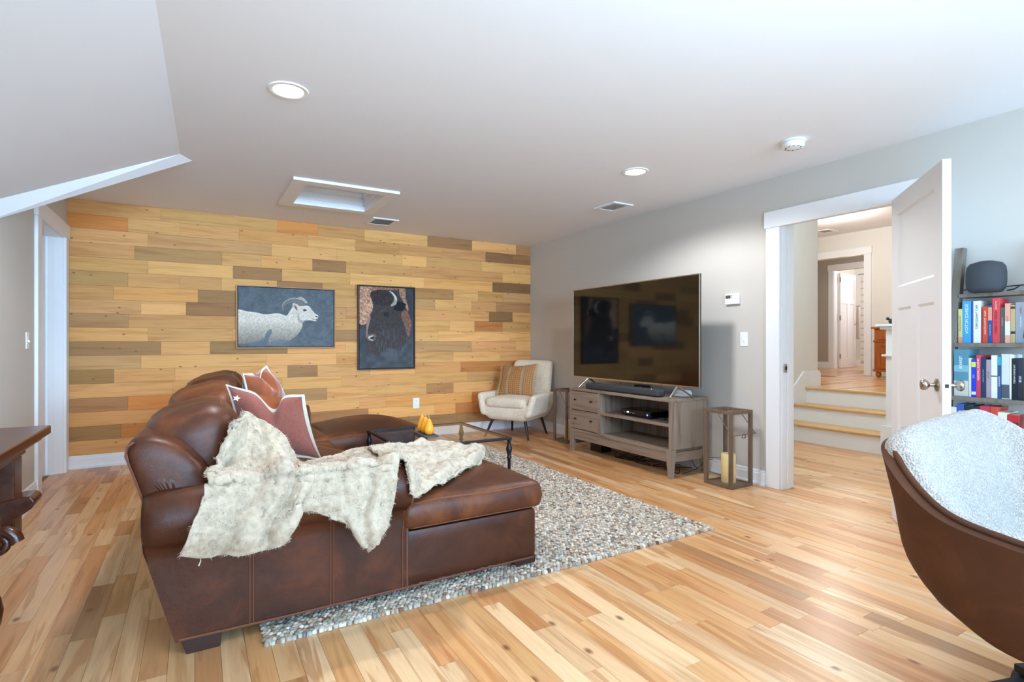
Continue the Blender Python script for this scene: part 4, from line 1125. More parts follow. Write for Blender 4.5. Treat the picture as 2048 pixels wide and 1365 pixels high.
# woven ochre cushion with fringe
RW = Matrix.Rotation(rz_, 3, 'Z')
def al(x, y, z): return Vector((cx_, cy_, 0))+RW @ Vector((x, y, z))
def weave():
    m, nt, b = newmat('ochre_weave'); L = nt.links; tc = N(nt, 'ShaderNodeTexCoord')
    sp = N(nt, 'ShaderNodeSeparateXYZ'); L.new(tc.outputs['UV'], sp.inputs[0])
    at = N(nt, 'ShaderNodeAttribute'); at.attribute_name = 'Col'
    L.new(at.outputs['Color'], b.inputs['Base Color']); b.inputs['Roughness'].default_value = .9
    vo = N(nt, 'ShaderNodeTexVoronoi'); vo.inputs['Scale'].default_value = 90; L.new(tc.outputs['Object'], vo.inputs['Vector'])
    bp = N(nt, 'ShaderNodeBump'); bp.inputs['Strength'].default_value = .8; bp.inputs['Distance'].default_value = .006; L.new(vo.outputs['Distance'], bp.inputs['Height']); bp.invert = True
    L.new(bp.outputs['Normal'], b.inputs['Normal']); return m
TLc, TRc, BRc, BLc = al(-.27, .10, .85), al(.20, .12, .88), al(.21, -.03, .48), al(-.255, -.05, .475)
wm = weave()
pw, per, cen, nn, Fr = pillow('woven_cushion', 'ochre woven square cushion with frayed sides on the armchair', [TLc, TRc, BRc, BLc], 1, wm, wm, None, thick=.07)
for ch in pw.children:
    me = ch.data; nvt = len(me.vertices); n1 = 35; cols_ = []
    for idx in range(nvt):
        i, j = divmod(idx, n1); u = i/34 if 'back' in ch.name else 1-i/34; v = j/34
        u = i/34
        c = rgb(132, 86, 50) if (j % 2 == 0) else rgb(206, 160, 104)
        if (i+j) % 2: c = rgb(176, 120, 70)
        if i in (9, 25): c = rgb(96, 84, 74) if j % 2 else rgb(200, 180, 150)
        if i in (10, 24): c = rgb(190, 176, 156) if j % 2 else rgb(170, 110, 60)
        if i == 17: c = rgb(150, 96, 56) if j % 2 else rgb(214, 160, 100)
        cols_.append(c)
    at = me.color_attributes.new('Col', 'FLOAT_COLOR', 'POINT'); at.data.foreach_set('color', np.array(cols_, dtype=np.float32).ravel())
m = MB(); rr = random.Random(4)
for side in (0, 34):
    for j in range(0, 34):
        for q in range(3):
            p = Fr[side][j].lerp(Fr[side][min(34, j+1)], q/3)
            o_ = (p-cen); o_ -= nn*o_.dot(nn); o_.z *= .2; o_.normalize()
            L_ = rr.uniform(.028, .055); m.tube([p, p+o_*L_*.6+Vector((0, 0, -.006)), p+o_*L_+Vector((rr.uniform(-.006, .006), rr.uniform(-.006, .006), -.018))], [.0022, .002, .001], 4, cap=False)
for i in range(0, 34, 1):
    p = Fr[i][0]; m.tube([p, p+Vector((rr.uniform(-.004, .004), 0, .010))], .002, 4, cap=False)
obj('fringe', m, plain('frayed_yarn', rgb(186, 158, 118), .9), pw, smooth=True)

# ------------------------------------------------------------------ lanterns
def lantern(x0, y0, label, label_c):
    S_, Hh, b = .262, .605, .026
    t = thing('lantern', label, 'lantern', (x0, y0, 0), 0, 'tall wooden lanterns')
    for (x, y) in ((0, 0), (S_-b, 0), (0, S_-b), (S_-b, S_-b)):
        obj('post', MB().box(x, x+b, y, y+b, .022, Hh-.026), M['lantern_wood'], t, local=True, bevel=.0012)
    for z0, z1, nm in ((0, .022, 'base_frame'), (Hh-.026, Hh, 'top_frame')):
        m = MB(); m.box(0, S_, 0, b, z0, z1).box(0, S_, S_-b, S_, z0, z1).box(0, b, b, S_-b, z0, z1).box(S_-b, S_, b, S_-b, z0, z1); obj(nm, m, M['lantern_wood'], t, local=True, bevel=.001)
    obj('base_board', MB().box(b, S_-b, b, S_-b, .002, .018), M['lantern_wood'], t, local=True)
    e = .011
    for (a, c, d, f) in ((e, e+.003, b, S_-b), (S_-e-.003, S_-e, b, S_-b)): obj('glass_pane', MB().box(a, c, d, f, .022, Hh-.026), M['glass'], t, local=True)
    for (a, c, d, f) in ((b, S_-b, e, e+.003), (b, S_-b, S_-e-.003, S_-e)): obj('glass_pane', MB().box(a, c, d, f, .022, Hh-.026), M['glass'], t, local=True)
    h = MB(); zt = Hh-.012; zo = Hh-.185; yo = -.004
    h.tube([(-.004, S_/2, zt), (-.012, -.012, zo)], .0035, 8); h.tube([(S_+.004, S_/2, zt), (S_+.012, -.012, zo)], .0035, 8)
    h.tube([(-.02, -.012, zo), (S_+.02, -.012, zo)], .0035, 8)
    h.tube([(S_/2+.02*math.cos(a), -.014+.004*math.sin(a*2), zo-.012+.016*math.sin(a)) for a in [i*math.pi/6 for i in range(12)]], .0035, 6, closed=True)
    obj('handle', h, M['lantern_wood'], t, smooth=True, local=True)
    for x in (-.005, S_+.003): obj('rivet', MB().lathe([(.006, x), (.006, x+.004)], (0, S_/2, zt), 10, 0), M['steel'], t, local=True)
    cd = thing('pillar_candle', label_c, 'candle', (x0+S_/2+.005, y0+S_/2, .0185), 0, 'ivory pillar candles')
    obj('wax', MB().lathe([(.001, 0), (.055, 0), (.057, .003), (.056, .222), (.053, .228), (.03, .224), (.001, .222)], (0, 0, 0), 32), M['wax'], cd, smooth=True, local=True)
    m = MB(); m.tube([(0, 0, .22), (.001, 0, .235), (.004, 0, .243)], .0016, 6); obj('wick', m, M['blackmat'], cd, local=True)
lantern(3.572, 2.735, 'weathered wooden lantern between the media console and the doorway', 'ivory pillar candle inside the lantern near the doorway')
lantern(3.585, 4.90, 'weathered wooden lantern between the armchair and the media console', 'ivory pillar candle inside the lantern beside the armchair')

# ------------------------------------------------------------------ media console
KX0, KX1, KY0, KY1, KZ = 3.408, 3.86, 3.195, 4.60, .667
mc = thing('media_console', 'grey washed wooden media console with two drawers and open shelves', 'console', ((KX0+KX1)/2, (KY0+KY1)/2, 0))
t_ = .026; zb0 = .20
# legs tapered
for (x, y, sx, sy) in ((KX0, KY0, 1, 1), (KX0, KY1, 1, -1), (KX1, KY0, -1, 1), (KX1, KY1, -1, -1)):
    w1, w0 = .062, .036
    def q(wd, z): return [(x, y, z), (x+sx*wd, y, z), (x+sx*wd, y+sy*wd, z), (x, y+sy*wd, z)]
    b_, t2 = q(w0, 0), q(w1, .24)
    if sx*sy < 0: b_, t2 = b_[::-1], t2[::-1]
    m = MB(); m.hexa(b_, t2); obj('leg', m, M['grey_wood_z'], mc, bevel=.002)
e = .008
for (a, b_) in ((KX0+e, KX0+e+.02), (KX1-e-.02, KX1-e)): obj('apron', MB().box(a, b_, KY0+.062, KY1-.062, .135, .215), M['grey_wood_y'], mc, bevel=.0015)
for (a, b_) in ((KY0+e, KY0+e+.02), (KY1-e-.02, KY1-e)): obj('side_apron', MB().box(KX0+.062, KX1-.062, a, b_, .135, .215), M['grey_wood_x'], mc, bevel=.0015)
for (a, b_) in ((KY0, KY0+t_), (KY1-t_, KY1)): obj('side_panel', MB().box(KX0, KX1, a, b_, .241, KZ-.0262), M['grey_wood_z'], mc, bevel=.0015)
yd = 4.12
obj('divider', MB().box(KX0+.002, KX1-.01, yd, yd+t_, .241, KZ-.0262), M['grey_wood_z'], mc, bevel=.001)
obj('top', MB().box(KX0-.004, KX1+.003, KY0-.004, KY1+.004, KZ-.026, KZ), M['grey_wood_y'], mc, bevel=.002)
obj('bottom_panel', MB().box(KX0+.001, KX1-.001, KY0+t_, KY1-t_, .2155, .2405), M['grey_wood_y'], mc, bevel=.001)
obj('shelf', MB().box(KX0+.012, KX1-.012, KY0+t_, yd, .430, .452), M['grey_wood_y'], mc, bevel=.0015)
obj('back_panel', MB().box(KX1-.010, KX1-.002, KY0+t_, KY1-t_, .241, KZ-.027), M['grey_wood_z'], mc)
for (z0, z1) in ((.247, .437), (.444, .634)):
    dr = obj('drawer', MB().box(KX0+.002, KX0+.022, yd+t_+.004, KY1-t_-.004, z0, z1), M['grey_wood_y'], mc, bevel=.002)
    for y in (yd+t_+.085, KY1-t_-.085):
        zc = (z0+z1)/2+.01
        obj('knob', MB().lathe([(.004, .002), (.004, -.010), (.010, -.014), (.012, -.02), (.009, -.025), (.001, -.027)][::-1], (KX0, y, zc), 14, 0), M['bronze'], dr, smooth=True)
# ------------------------------------------------------------------ television
VX, VY0, VY1, VZ0, VZ1 = 3.53, 2.995, 4.695, .765, 1.705
tv = thing('television', 'large flat television with a silver rim on the media console', 'television', (VX, (VY0+VY1)/2, VZ0))
m = MB(); m.box(VX-.002, VX+.012, VY0, VY1, VZ0, VZ1); m.box(VX+.012, VX+.045, VY0+.16, VY1-.16, VZ0+.06, VZ0+.62); obj('back_case', m, M['black_plastic'], tv, bevel=.003)
b_ = .009; m = MB(); m.box(VX-.010, VX-.002, VY0, VY1, VZ1-b_, VZ1).box(VX-.010, VX-.002, VY0, VY1, VZ0, VZ0+.016).box(VX-.010, VX-.002, VY0, VY0+b_, VZ0+.016, VZ1-b_).box(VX-.010, VX-.002, VY1-b_, VY1, VZ0+.016, VZ1-b_)
obj('bezel', m, M['steel'], tv, bevel=.001)
obj('screen', MB().box(VX-.0085, VX-.002, VY0+b_, VY1-b_, VZ0+.016, VZ1-b_), M['screen'], tv)
for s, yc in ((1, 3.24), (-1, 4.44)):
    m = MB(); 
    top = (VX+.005, yc, VZ0+.006)
    m.tube([top, (VX-.115, yc-.02*s, KZ+.007)], [.011, .008], 10)
    m.tube([top, (VX+.16, yc-.02*s, KZ+.007)], [.011, .008], 10)
    m.tube([(VX+.005, yc-.05, VZ0+.008), (VX+.005, yc+.07, VZ0+.008)], .010, 8)
    obj('foot', m, M['steel'], tv, smooth=True)
obj('logo_bar', MB().box(VX-.0115, VX-.010, 3.40, 3.42, VZ0+.004, VZ0+.010), M['led_white'] if False else flat('r', 160, 40, 40), tv)
sb = thing('soundbar', 'long black soundbar on the console under the television', 'soundbar', (3.47, 3.86, KZ))
m = MB(); softbox(m, (3.475, 3.865, KZ+.034), (.05, .50, .031), .018, (8, 40, 8)); obj('bar_body', m, M['dark_grey'], sb, smooth=True)
obj('button_strip', MB().box(3.45, 3.50, 4.20, 4.26, KZ+.060, KZ+.0665), M['black_plastic'], sb)
obj('status_light', MB().lathe([(.003, KZ+.0650), (.003, KZ+.0668)], (3.44, 3.45, 0), 10), M['led_white'], sb)
rt = thing('router', 'round white router behind the soundbar on the console', 'router', (3.745, 3.38, KZ))
m = MB(); m.lathe([(.001, 0), (.085, 0), (.092, .01), (.092, .032), (.080, .048), (.03, .054), (.001, .054)], (3.745, 3.38, KZ+.0005), 36, sx=.8); obj('shell', m, M['white_plastic'], rt, smooth=True)
gb = thing('small_box', 'small black box with a bright label behind the soundbar', 'box', (3.66, 3.80, KZ))
m = MB(); m.box(3.62, 3.70, 3.72, 3.86, KZ+.0005, KZ+.07); obj('box_body', m, M['black_plastic'], gb, bevel=.004)
obj('face_label', MB().box(3.6188, 3.6198, 3.75, 3.81, KZ+.02, KZ+.06), M['lcd'], gb)
def cable(name, label, pts, r=.0032, mat='black_plastic', cat='cable', group=None):
    P = [Vector(p) for p in pts]; m = MB(); k = 10*(len(P)-1)
    m.tube([catmull(P, i/k) for i in range(k+1)], r, 6); o = obj(name, m, M[mat], None, smooth=True); return tag(o, label, cat, group)
cb = thing('cable_box', 'glossy black cable box with small lights on the console shelf', 'cable box', (3.62, 3.66, .452))
m = MB(); m.box(3.50, 3.78, 3.52, 3.90, .4595, .515); obj('case', m, plain('gloss_black', rgb(14, 14, 16), .12), cb, bevel=.003)
for (x, y) in ((3.53, 3.56), (3.53, 3.86), (3.75, 3.56), (3.75, 3.86)): obj('pad', MB().box(x-.01, x+.01, y-.01, y+.01, .4522, .4595), M['blackmat'], cb)
obj('clock_light', MB().box(3.4985, 3.4997, 3.80, 3.825, .483, .494), M['led_white'], cb)
m = MB()
for y in (3.77, 3.75, 3.73, 3.86): m.box(3.4985, 3.4997, y-.003, y+.003, .484, .488)
obj('buttons', m, M['white_plastic'], cb)
obj('power_ring', MB().lathe([(.008, 3.4975), (.008, 3.4999)], (0, 3.56, .487), 20, 0), M['led_blue'], cb)
mo = thing('modem', 'small black box with cables beside the cable box on the shelf', 'modem', (3.68, 3.38, .452))
m = MB(); m.box(3.64, 3.76, 3.31, 3.44, .4525, .535); obj('case', m, M['black_plastic'], mo, bevel=.006)
m = MB(); m.box(3.56, 3.60, 3.42, 3.48, .4525, .47); tag(obj('power_adapter', m, M['dark_grey'], bevel=.004), 'small grey adapter block on the console shelf', 'adapter')
bs = thing('power_block', 'black power block on the floor under the console', 'power block', (3.66, 4.40, 0))
m = MB(); m.box(3.60, 3.74, 4.32, 4.50, .0005, .115); obj('case', m, M['black_plastic'], bs, bevel=.006)
obj('top_socket', MB().box(3.64, 3.70, 4.36, 4.46, .1152, .118), M['dark_grey'], bs)
rr = random.Random(21)
for i in range(7):
    y = 4.2-i*.13; pts = [(3.72, y+.1, .16)]
    for k in range(4): pts.append((3.62+rr.uniform(-.06, .08), y+rr.uniform(-.16, .16), .008+.10*max(0, 2-k)/2*rr.random()))
    pts.append((3.80, y-.1, .03))
    cable('cable', 'black cable tangled on the floor under the console, '+('nearest the drawer end', 'second from the drawer end', 'third from the drawer end', 'in the middle of the tangle', 'third from the doorway end', 'second from the doorway end', 'nearest the doorway end')[i], pts, .0035, group='tangled cables under the console')
cable('cable', 'black cable looping from the console toward the wall outlet', [(3.70, 3.24, .15), (3.74, 3.22, .06), (3.82, 3.16, .03), (3.87, 3.10, .012), (3.88, 3.02, .02), (3.895, 2.99, .09), (3.89, 3.02, .17), (3.86, 3.10, .15), (3.80, 3.22, .14)], .003)
cable('cable', 'thin black cable crossing low behind the console leg', [(3.62, 3.26, .01), (3.76, 3.22, .05), (3.83, 3.2, .11), (3.87, 3.15, .13)], .003)
cable('cable', 'short black cable hanging under the television', [(3.55, 3.99, .775), (3.56, 3.97, .73), (3.60, 3.95, .675)], .0025)

# ------------------------------------------------------------------ pictures
def poly_mask(poly, X_, Y_):
    inside = np.zeros(X_.shape, bool); n = len(poly)
    for i in range(n):
        x1, y1 = poly[i]; x2, y2 = poly[(i+1) % n]
        if y1 == y2: continue
        c = ((y1 > Y_) != (y2 > Y_)) & (X_ < (x2-x1)*(Y_-y1)/(y2-y1)+x1); inside ^= c
    return inside
def spl(pts, k=6):
    P = [Vector((p[0], p[1], 0)) for p in pts]; n = len(P); out = []
    for i in range(n):
        p0, p1, p2, p3 = P[i-1], P[i], P[(i+1) % n], P[(i+2) % n]
        for j in range(k):
            u = j/k; q = .5*((2*p1)+(p2-p0)*u+(2*p0-5*p1+4*p2-p3)*u*u+(3*p1-p0-3*p2+p3)*u**3); out.append((q.x, q.y))
    return out
def vnoise(X_, Y_, sc, seed):
    rs = np.random.RandomState(seed); g = rs.rand(64, 64); x = X_*sc; y = Y_*sc
    xi, yi = np.floor(x).astype(int), np.floor(y).astype(int); fx, fy = x-xi, y-yi; fx = fx*fx*(3-2*fx); fy = fy*fy*(3-2*fy)
    a, b, c, d = g[xi % 64, yi % 64], g[(xi+1) % 64, yi % 64], g[xi % 64, (yi+1) % 64], g[(xi+1) % 64, (yi+1) % 64]
    return (a*(1-fx)+b*fx)*(1-fy)+(c*(1-fx)+d*fx)*fy
def canvas(nx, ny):
    X_, Y_ = np.meshgrid((np.arange(nx)+.5)/nx, (np.arange(ny)+.5)/ny, indexing='ij'); return X_, Y_
def put_canvas(img, x0, x1, z0, z1, y, parent):
    nx, ny = img.shape[:2]; mb = MB(); xs = np.linspace(x0, x1, nx); zs_ = np.linspace(z1, z0, ny)
    P = [[(a, y, b) for b in zs_] for a in xs]; mb.grid(P)
    lin_ = np.where(img <= .04045, img/12.92, ((img+.055)/1.055)**2.4); mb.c = [tuple(v)+(1,) for v in lin_.reshape(-1, 3)]
    return obj('print', mb, M['attr'], parent)
def paint(img, mask, col, a=1.0):
    col = np.array(col)/255.0; k = (mask*a)[..., None]; img[:] = img*(1-k)+col*k
def picture(name, label, x0, x1, z0, z1, matn, img, fw=.018):
    t = thing(name, label, 'picture', ((x0+x1)/2, YB-.025, z0)); y0, y1 = YB-.062, YB-.024
    m = MB(); m.box(x0, x1, y0, y1, z1-fw*.55, z1).box(x0, x1, y0, y1, z0, z0+fw*.55).box(x0, x0+fw*.55, y0, y1, z0+fw*.55, z1-fw*.55).box(x1-fw*.55, x1, y0, y1, z0+fw*.55, z1-fw*.55)
    obj('frame', m, M[matn], t, bevel=.001)
    obj('shadow_gap', MB().box(x0+fw*.55, x1-fw*.55, y1-.008, y1, z0+fw*.55, z1-fw*.55), M['blackmat'], t)
    g = fw*.55+.008; put_canvas(img, x0+g, x1-g, z0+g, z1-g, y0+.006, t)
    obj('canvas_edge', MB().box(x0+g, x1-g, y0+.0065, y1-.008, z0+g, z1-g), M['blackmat'], t); return t
# ram: coordinates read on the canvas, (0,0) top left
nx, ny = 330, 215; X_, Y_ = canvas(nx, ny); img = np.zeros((nx, ny, 3)); 
bgn = vnoise(X_*1.6, Y_, 14, 1)*.5+vnoise(X_*1.6+Y_*.8, Y_, 40, 2)*.5
img[:] = np.array([100, 109, 116])/255; img *= (.86+.28*bgn)[..., None]
AR = 1.0
def T_(x, y): return ((x-165)/(1880-165), (y-115)/(1220-115-0) if False else (y-(110+(x-165)*.055))/((1222-(x-165)*-.002)-(110+(x-165)*.055)))
def TP(pts): return spl([T_(*p) for p in pts])
body = TP([(120, 575), (330, 575), (480, 595), (620, 628), (800, 612), (900, 622), (1000, 655), (1060, 570), (1105, 500), (1150, 440), (1240, 470), (1300, 480), (1400, 480), (1470, 560), (1530, 625), (1580, 655), (1575, 700), (1545, 730), (1545, 760), (1490, 755), (1430, 745), (1330, 750), (1290, 800), (1280, 880), (1190, 1010), (1060, 1110), (960, 1150), (880, 1190), (700, 1200), (660, 1190), (640, 1100), (540, 1130), (430, 1180), (300, 1165), (120, 1120)])
fn_ = vnoise(X_*2+Y_, Y_*1.5, 60, 3)*.6+vnoise(X_*4, Y_*2+X_, 30, 4)*.4
mk = poly_mask(body, X_, Y_)
sh = np.clip(1.06-.55*np.clip((Y_-.55)/.5, 0, 1), 0, 1.1)*(.80+.3*fn_)
for c, v in enumerate((226, 216, 200)): img[..., c] = np.where(mk, v/255*sh, img[..., c])
top = mk & ~poly_mask(body, X_, Y_-.018)
paint(img, top, (238, 236, 226), .8)
paint(img, poly_mask(TP([(600, 1120), (650, 950), (720, 900), (740, 960), (690, 1060), (650, 1190)]), X_, Y_), (96, 112, 130), .75)
paint(img, poly_mask(TP([(300, 1160), (480, 1120), (620, 1060), (640, 1210), (300, 1215)]), X_, Y_), (100, 116, 132), .6)
paint(img, poly_mask(TP([(740, 1120), (900, 1090), (1060, 1120), (1000, 1215), (740, 1215)]), X_, Y_), (110, 124, 140), .6)
paint(img, poly_mask(TP([(1210, 600), (1240, 720), (1330, 755), (1260, 800), (1200, 720)]), X_, Y_), (150, 148, 146), .6)
hornb = TP([(1200, 330), (1250, 312), (1310, 335), (1370, 400), (1375, 430), (1300, 400), (1230, 360)]); paint(img, poly_mask(hornb, X_, Y_), (196, 190, 178), .9)
horn = TP([(1350, 430), (1300, 370), (1200, 335), (1100, 330), (1000, 365), (930, 440), (915, 520), (945, 575), (955, 500), (1010, 440), (1100, 410), (1180, 430), (1230, 480), (1330, 470)]); hm = poly_mask(horn, X_, Y_)
paint(img, hm, (134, 130, 126)); paint(img, hm & ~poly_mask(horn, X_, Y_-.012), (214, 214, 208), .8); paint(img, hm & (np.sin(X_*170+Y_*60) > .6), (112, 108, 104), .4)
paint(img, poly_mask(TP([(1110, 430), (1150, 425), (1200, 490), (1200, 580), (1150, 530), (1110, 490)]), X_, Y_), (214, 196, 176)); paint(img, poly_mask(TP([(1140, 460), (1180, 500), (1190, 560), (1150, 510)]), X_, Y_), (120, 104, 98))
paint(img, poly_mask(TP([(1290, 555), (1330, 540), (1370, 560), (1330, 575)]), X_, Y_), (60, 64, 72)); paint(img, poly_mask(TP([(1530, 665), (1570, 665), (1565, 690), (1535, 685)]), X_, Y_), (60, 56, 60))
paint(img, poly_mask([T_(*p) for p in ((1440, 700), (1530, 730), (1560, 715), (1562, 722), (1530, 740), (1440, 708))], X_, Y_), (110, 98, 92))
picture('ram_picture', 'wide framed picture of a horned ram on slate blue', .353, 1.334, 1.078, 1.730, 'frame_oak', np.clip(img, 0, 1))
# bison
nx, ny = 200, 285; X_, Y_ = canvas(nx, ny); img = np.zeros((nx, ny, 3)); bgn = vnoise(X_, Y_*1.5, 12, 7)
img[:] = np.array([64, 68, 73])/255; img *= (.82+.3*bgn)[..., None]*(1+.25*Y_)[..., None]
def U_(x, y): return ((x-152)/(895-152), (y-(100+(x-152)*.045))/((1265-(x-152)*.025)-(100+(x-152)*.045)))
def UP(pts): return spl([U_(*p) for p in pts])
fn_ = vnoise(X_*1.5+Y_*.6, Y_*2.5-X_, 30, 8); f3 = vnoise(X_*3, Y_*6, 30, 9)
def fill(poly, col, a, lo=.7, hi=.6):
    mk = poly_mask(poly, X_, Y_); k = (lo+hi*(.5*fn_+.5*f3))
    for c in range(3): img[..., c] = np.where(mk, img[..., c]*(1-a)+a*col[c]/255*k, img[..., c])
fill(UP([(100, 80), (500, 60), (780, 80), (780, 260), (820, 400), (860, 560), (860, 650), (830, 830), (780, 900), (700, 1000), (520, 980), (420, 1060), (330, 1060), (270, 980), (240, 880), (240, 740), (300, 500), (330, 400), (200, 640), (140, 640)]), (70, 62, 60), .85)
fill(UP([(120, 80), (330, 90), (300, 200), (330, 330), (320, 450), (260, 560), (230, 640), (150, 620), (120, 400)]), (204, 156, 126), .95, .5, .95)
fill(UP([(300, 110), (520, 90), (700, 110), (650, 160), (540, 150), (400, 160), (320, 190)]), (178, 130, 104), .8, .5, .9)
fill(UP([(690, 110), (770, 130), (785, 280), (820, 420), (800, 440), (740, 300), (700, 240)]), (186, 142, 114), .9, .5, .9)
fill(UP([(730, 460), (800, 450), (860, 600), (855, 680), (830, 810), (790, 760), (760, 640), (720, 540)]), (140, 98, 84), .85)
fill(UP([(300, 190), (420, 150), (540, 170), (590, 280), (560, 360), (420, 370), (330, 330)]), (60, 52, 54), .8, .45, 1.0)
fill(UP([(660, 320), (740, 330), (785, 360), (740, 440), (670, 450), (610, 420)]), (30, 30, 36), .95)
horn = UP([(548, 165), (600, 190), (650, 250), (660, 310), (640, 360), (580, 385), (575, 360), (610, 320), (615, 260), (590, 210)]); paint(img, poly_mask(horn, X_, Y_), (168, 160, 146)); 
paint(img, poly_mask(UP([(548, 165), (600, 192), (645, 250), (655, 300), (640, 290), (615, 235), (580, 195)]), X_, Y_), (226, 230, 232), .9)
paint(img, poly_mask(UP([(255, 560), (300, 520), (290, 600), (262, 720), (260, 800), (240, 820), (243, 740)]), X_, Y_), (188, 150, 134), .75)
paint(img, poly_mask(UP([(245, 800), (290, 780), (350, 770), (375, 800), (350, 870), (300, 880), (255, 850)]), X_, Y_), (120, 104, 102), .8)
paint(img, poly_mask(UP([(268, 815), (340, 795), (320, 815), (290, 832), (330, 862), (320, 868), (285, 850)]), X_, Y_), (222, 214, 210), .9)
paint(img, poly_mask(UP([(290, 830), (330, 815), (345, 830), (310, 850)]), X_, Y_), (24, 22, 24), .9)
paint(img, poly_mask(UP([(480, 480), (540, 470), (545, 520), (490, 530)]), X_, Y_), (28, 30, 34), .6); paint(img, poly_mask(UP([(440, 450), (500, 425), (500, 432), (445, 460)]), X_, Y_), (130, 100, 90), .8)
beard = poly_mask(UP([(400, 760), (760, 700), (800, 900), (720, 1080), (420, 1040)]), X_, Y_) & (vnoise(X_*9+Y_*1.2, Y_*1.2, 12, 12) > .66)
paint(img, beard, (104, 112, 118), .45)
paint(img, poly_mask(UP([(270, 920), (300, 900), (310, 960), (300, 1030), (280, 1000)]), X_, Y_), (104, 70, 74), .6)
picture('bison_picture', 'tall framed picture of a dark bison head', 1.583, 2.264, .824, 1.797, 'frame_walnut', np.clip(img, 0, 1))

# ------------------------------------------------------------------ wall plates
def outlet_back():
    x0, x1, z0, z1 = 2.25, 2.33, .343, .468; y = YB-.0215
    t = thing('wall_outlet', 'white double outlet on the plank wall below the pictures', 'outlet', ((x0+x1)/2, y, (z0+z1)/2))
    obj('plate', MB().box(x0, x1, y-.006, y, z0, z1), M['white_plastic'], t, bevel=.002)
    for z in (z0+.035, z1-.035):
        s_o = obj('socket', MB().lathe([(.017, y-.0085), (.017, y-.005)][::-1], ((x0+x1)/2, 0, z), 20, 1), M['white_plastic'], t)
        for dx in (-.006, .006): obj('slot', MB().box((x0+x1)/2+dx-.001, (x0+x1)/2+dx+.001, y-.009, y-.0083, z-.004, z+.005), M['blackmat'], s_o)
outlet_back()
def switch(x, s, y0, y1, z0, z1, label):
    t = thing('light_switch', label, 'switch', (x, (y0+y1)/2, (z0+z1)/2)); a, b = sorted((x, x+s*.006)); c, d = sorted((x+s*.006, x+s*.012)); yc, zc = (y0+y1)/2, (z0+z1)/2
    obj('plate', MB().box(a, b, y0, y1, z0, z1), M['white_plastic'], t, bevel=.002)
    m = MB(); m.box(*sorted((x+s*.006, x+s*.0075)), yc-.014, yc+.014, zc-.03, zc+.03); obj('rocker_frame', m, M['white_plastic'], t, bevel=.0008)
    m = MB(); m.hexa([(x+s*.006, yc-.005, zc-.008), (x+s*.018, yc-.004, zc-.012), (x+s*.018, yc+.004, zc-.012), (x+s*.006, yc+.005, zc-.008)], [(x+s*.006, yc-.005, zc+.008), (x+s*.016, yc-.004, zc-.002), (x+s*.016, yc+.004, zc-.002), (x+s*.006, yc+.005, zc+.008)]); obj('toggle', m, M['white_plastic'], t)
switch(XR, -1, 2.84, 2.912, 1.112, 1.228, 'white light switch on the wall between the television and doorway')
switch(XL, 1, 4.83, 4.90, 1.10, 1.215, 'white light switch on the far left wall beside the door trim')
t = thing('thermostat', 'white thermostat with a small display above the light switch', 'thermostat', (XR, 2.98, 1.5))
m = MB(); m.box(XR-.022, XR-.0005, 2.915, 3.05, 1.465, 1.555); obj('housing', m, M['white_plastic'], t, bevel=.004)
obj('display', MB().box(XR-.0235, XR-.0215, 2.992, 3.040, 1.515, 1.542), M['lcd'], t)
m = MB(); m.box(XR-.0235, XR-.0215, 2.976, 2.984, 1.534, 1.541).box(XR-.0235, XR-.0215, 2.976, 2.984, 1.520, 1.527); obj('buttons', m, M['dark_grey'], t)
# ------------------------------------------------------------------ ladder bookshelf
bs = thing('ladder_bookshelf', 'grey wooden ladder bookshelf leaning on the wall behind the open door', 'bookshelf', (3.7, 1.2, 0))
BY0, BY1 = 1.055, 1.375
def px_at(z): return 3.86-(1.70-z)*.205           # front edge of the leaning posts
for y in (BY1, BY0-.045):
    m = MB(); dx = .05
    m.hexa([(px_at(0)-.0, y, 0), (px_at(0)+dx, y, 0), (px_at(0)+dx, y+.042, 0), (px_at(0), y+.042, 0)], [(px_at(1.7), y, 1.70), (px_at(1.7)+dx, y, 1.70), (px_at(1.7)+dx, y+.042, 1.70), (px_at(1.7), y+.042, 1.70)])
    obj('post', m, M['shelf_wood'], bs, bevel=.002)
SHZ = [1.425, 1.143, .845, .580, .26]
for z in SHZ:
    xf = px_at(z)-.012
    obj('shelf', MB().box(xf, 3.905, BY0+.0005, BY1-.0005, z-.022, z), M['shelf_wood'], bs, bevel=.002)
cable('wire', 'thin black wire running along the wall behind the speaker', [(3.905, 1.44, 1.455), (3.905, 1.2, 1.46), (3.905, .95, 1.47)], .003)
sp = thing('smart_speaker', 'rounded dark grey cloth speaker on the top shelf of the bookshelf', 'speaker', (3.80, 1.20, 1.425))
c = atX(1972, 555, 3.80)
m = MB(); m.lathe([(.001, 0), (.05, 0), (.070, .004), (.084, .022), (.088, .055), (.088, .11), (.084, .142), (.070, .162), (.045, .170), (.001, .172)], (3.80, c.y, 1.4255), 40); obj('speaker_body', m, M['dark_grey'], sp, smooth=True)
obj('top_disc', MB().lathe([(.038, 1.5965), (.036, 1.599), (.001, 1.599)], (3.80, c.y, 0), 30), M['black_plastic'], sp, smooth=True)
cable('speaker_cable', 'dark cable from the speaker draped down the side of the bookshelf', [(3.82, c.y-.085, 1.432), (3.80, c.y-.12, 1.436), (3.78, 1.10, 1.452), (3.76, 1.075, 1.445), (3.745, 1.062, 1.42), (3.725, 1.058, 1.34), (3.70, 1.058, 1.24), (3.68, 1.058, 1.17)], .004, 'dark_grey')
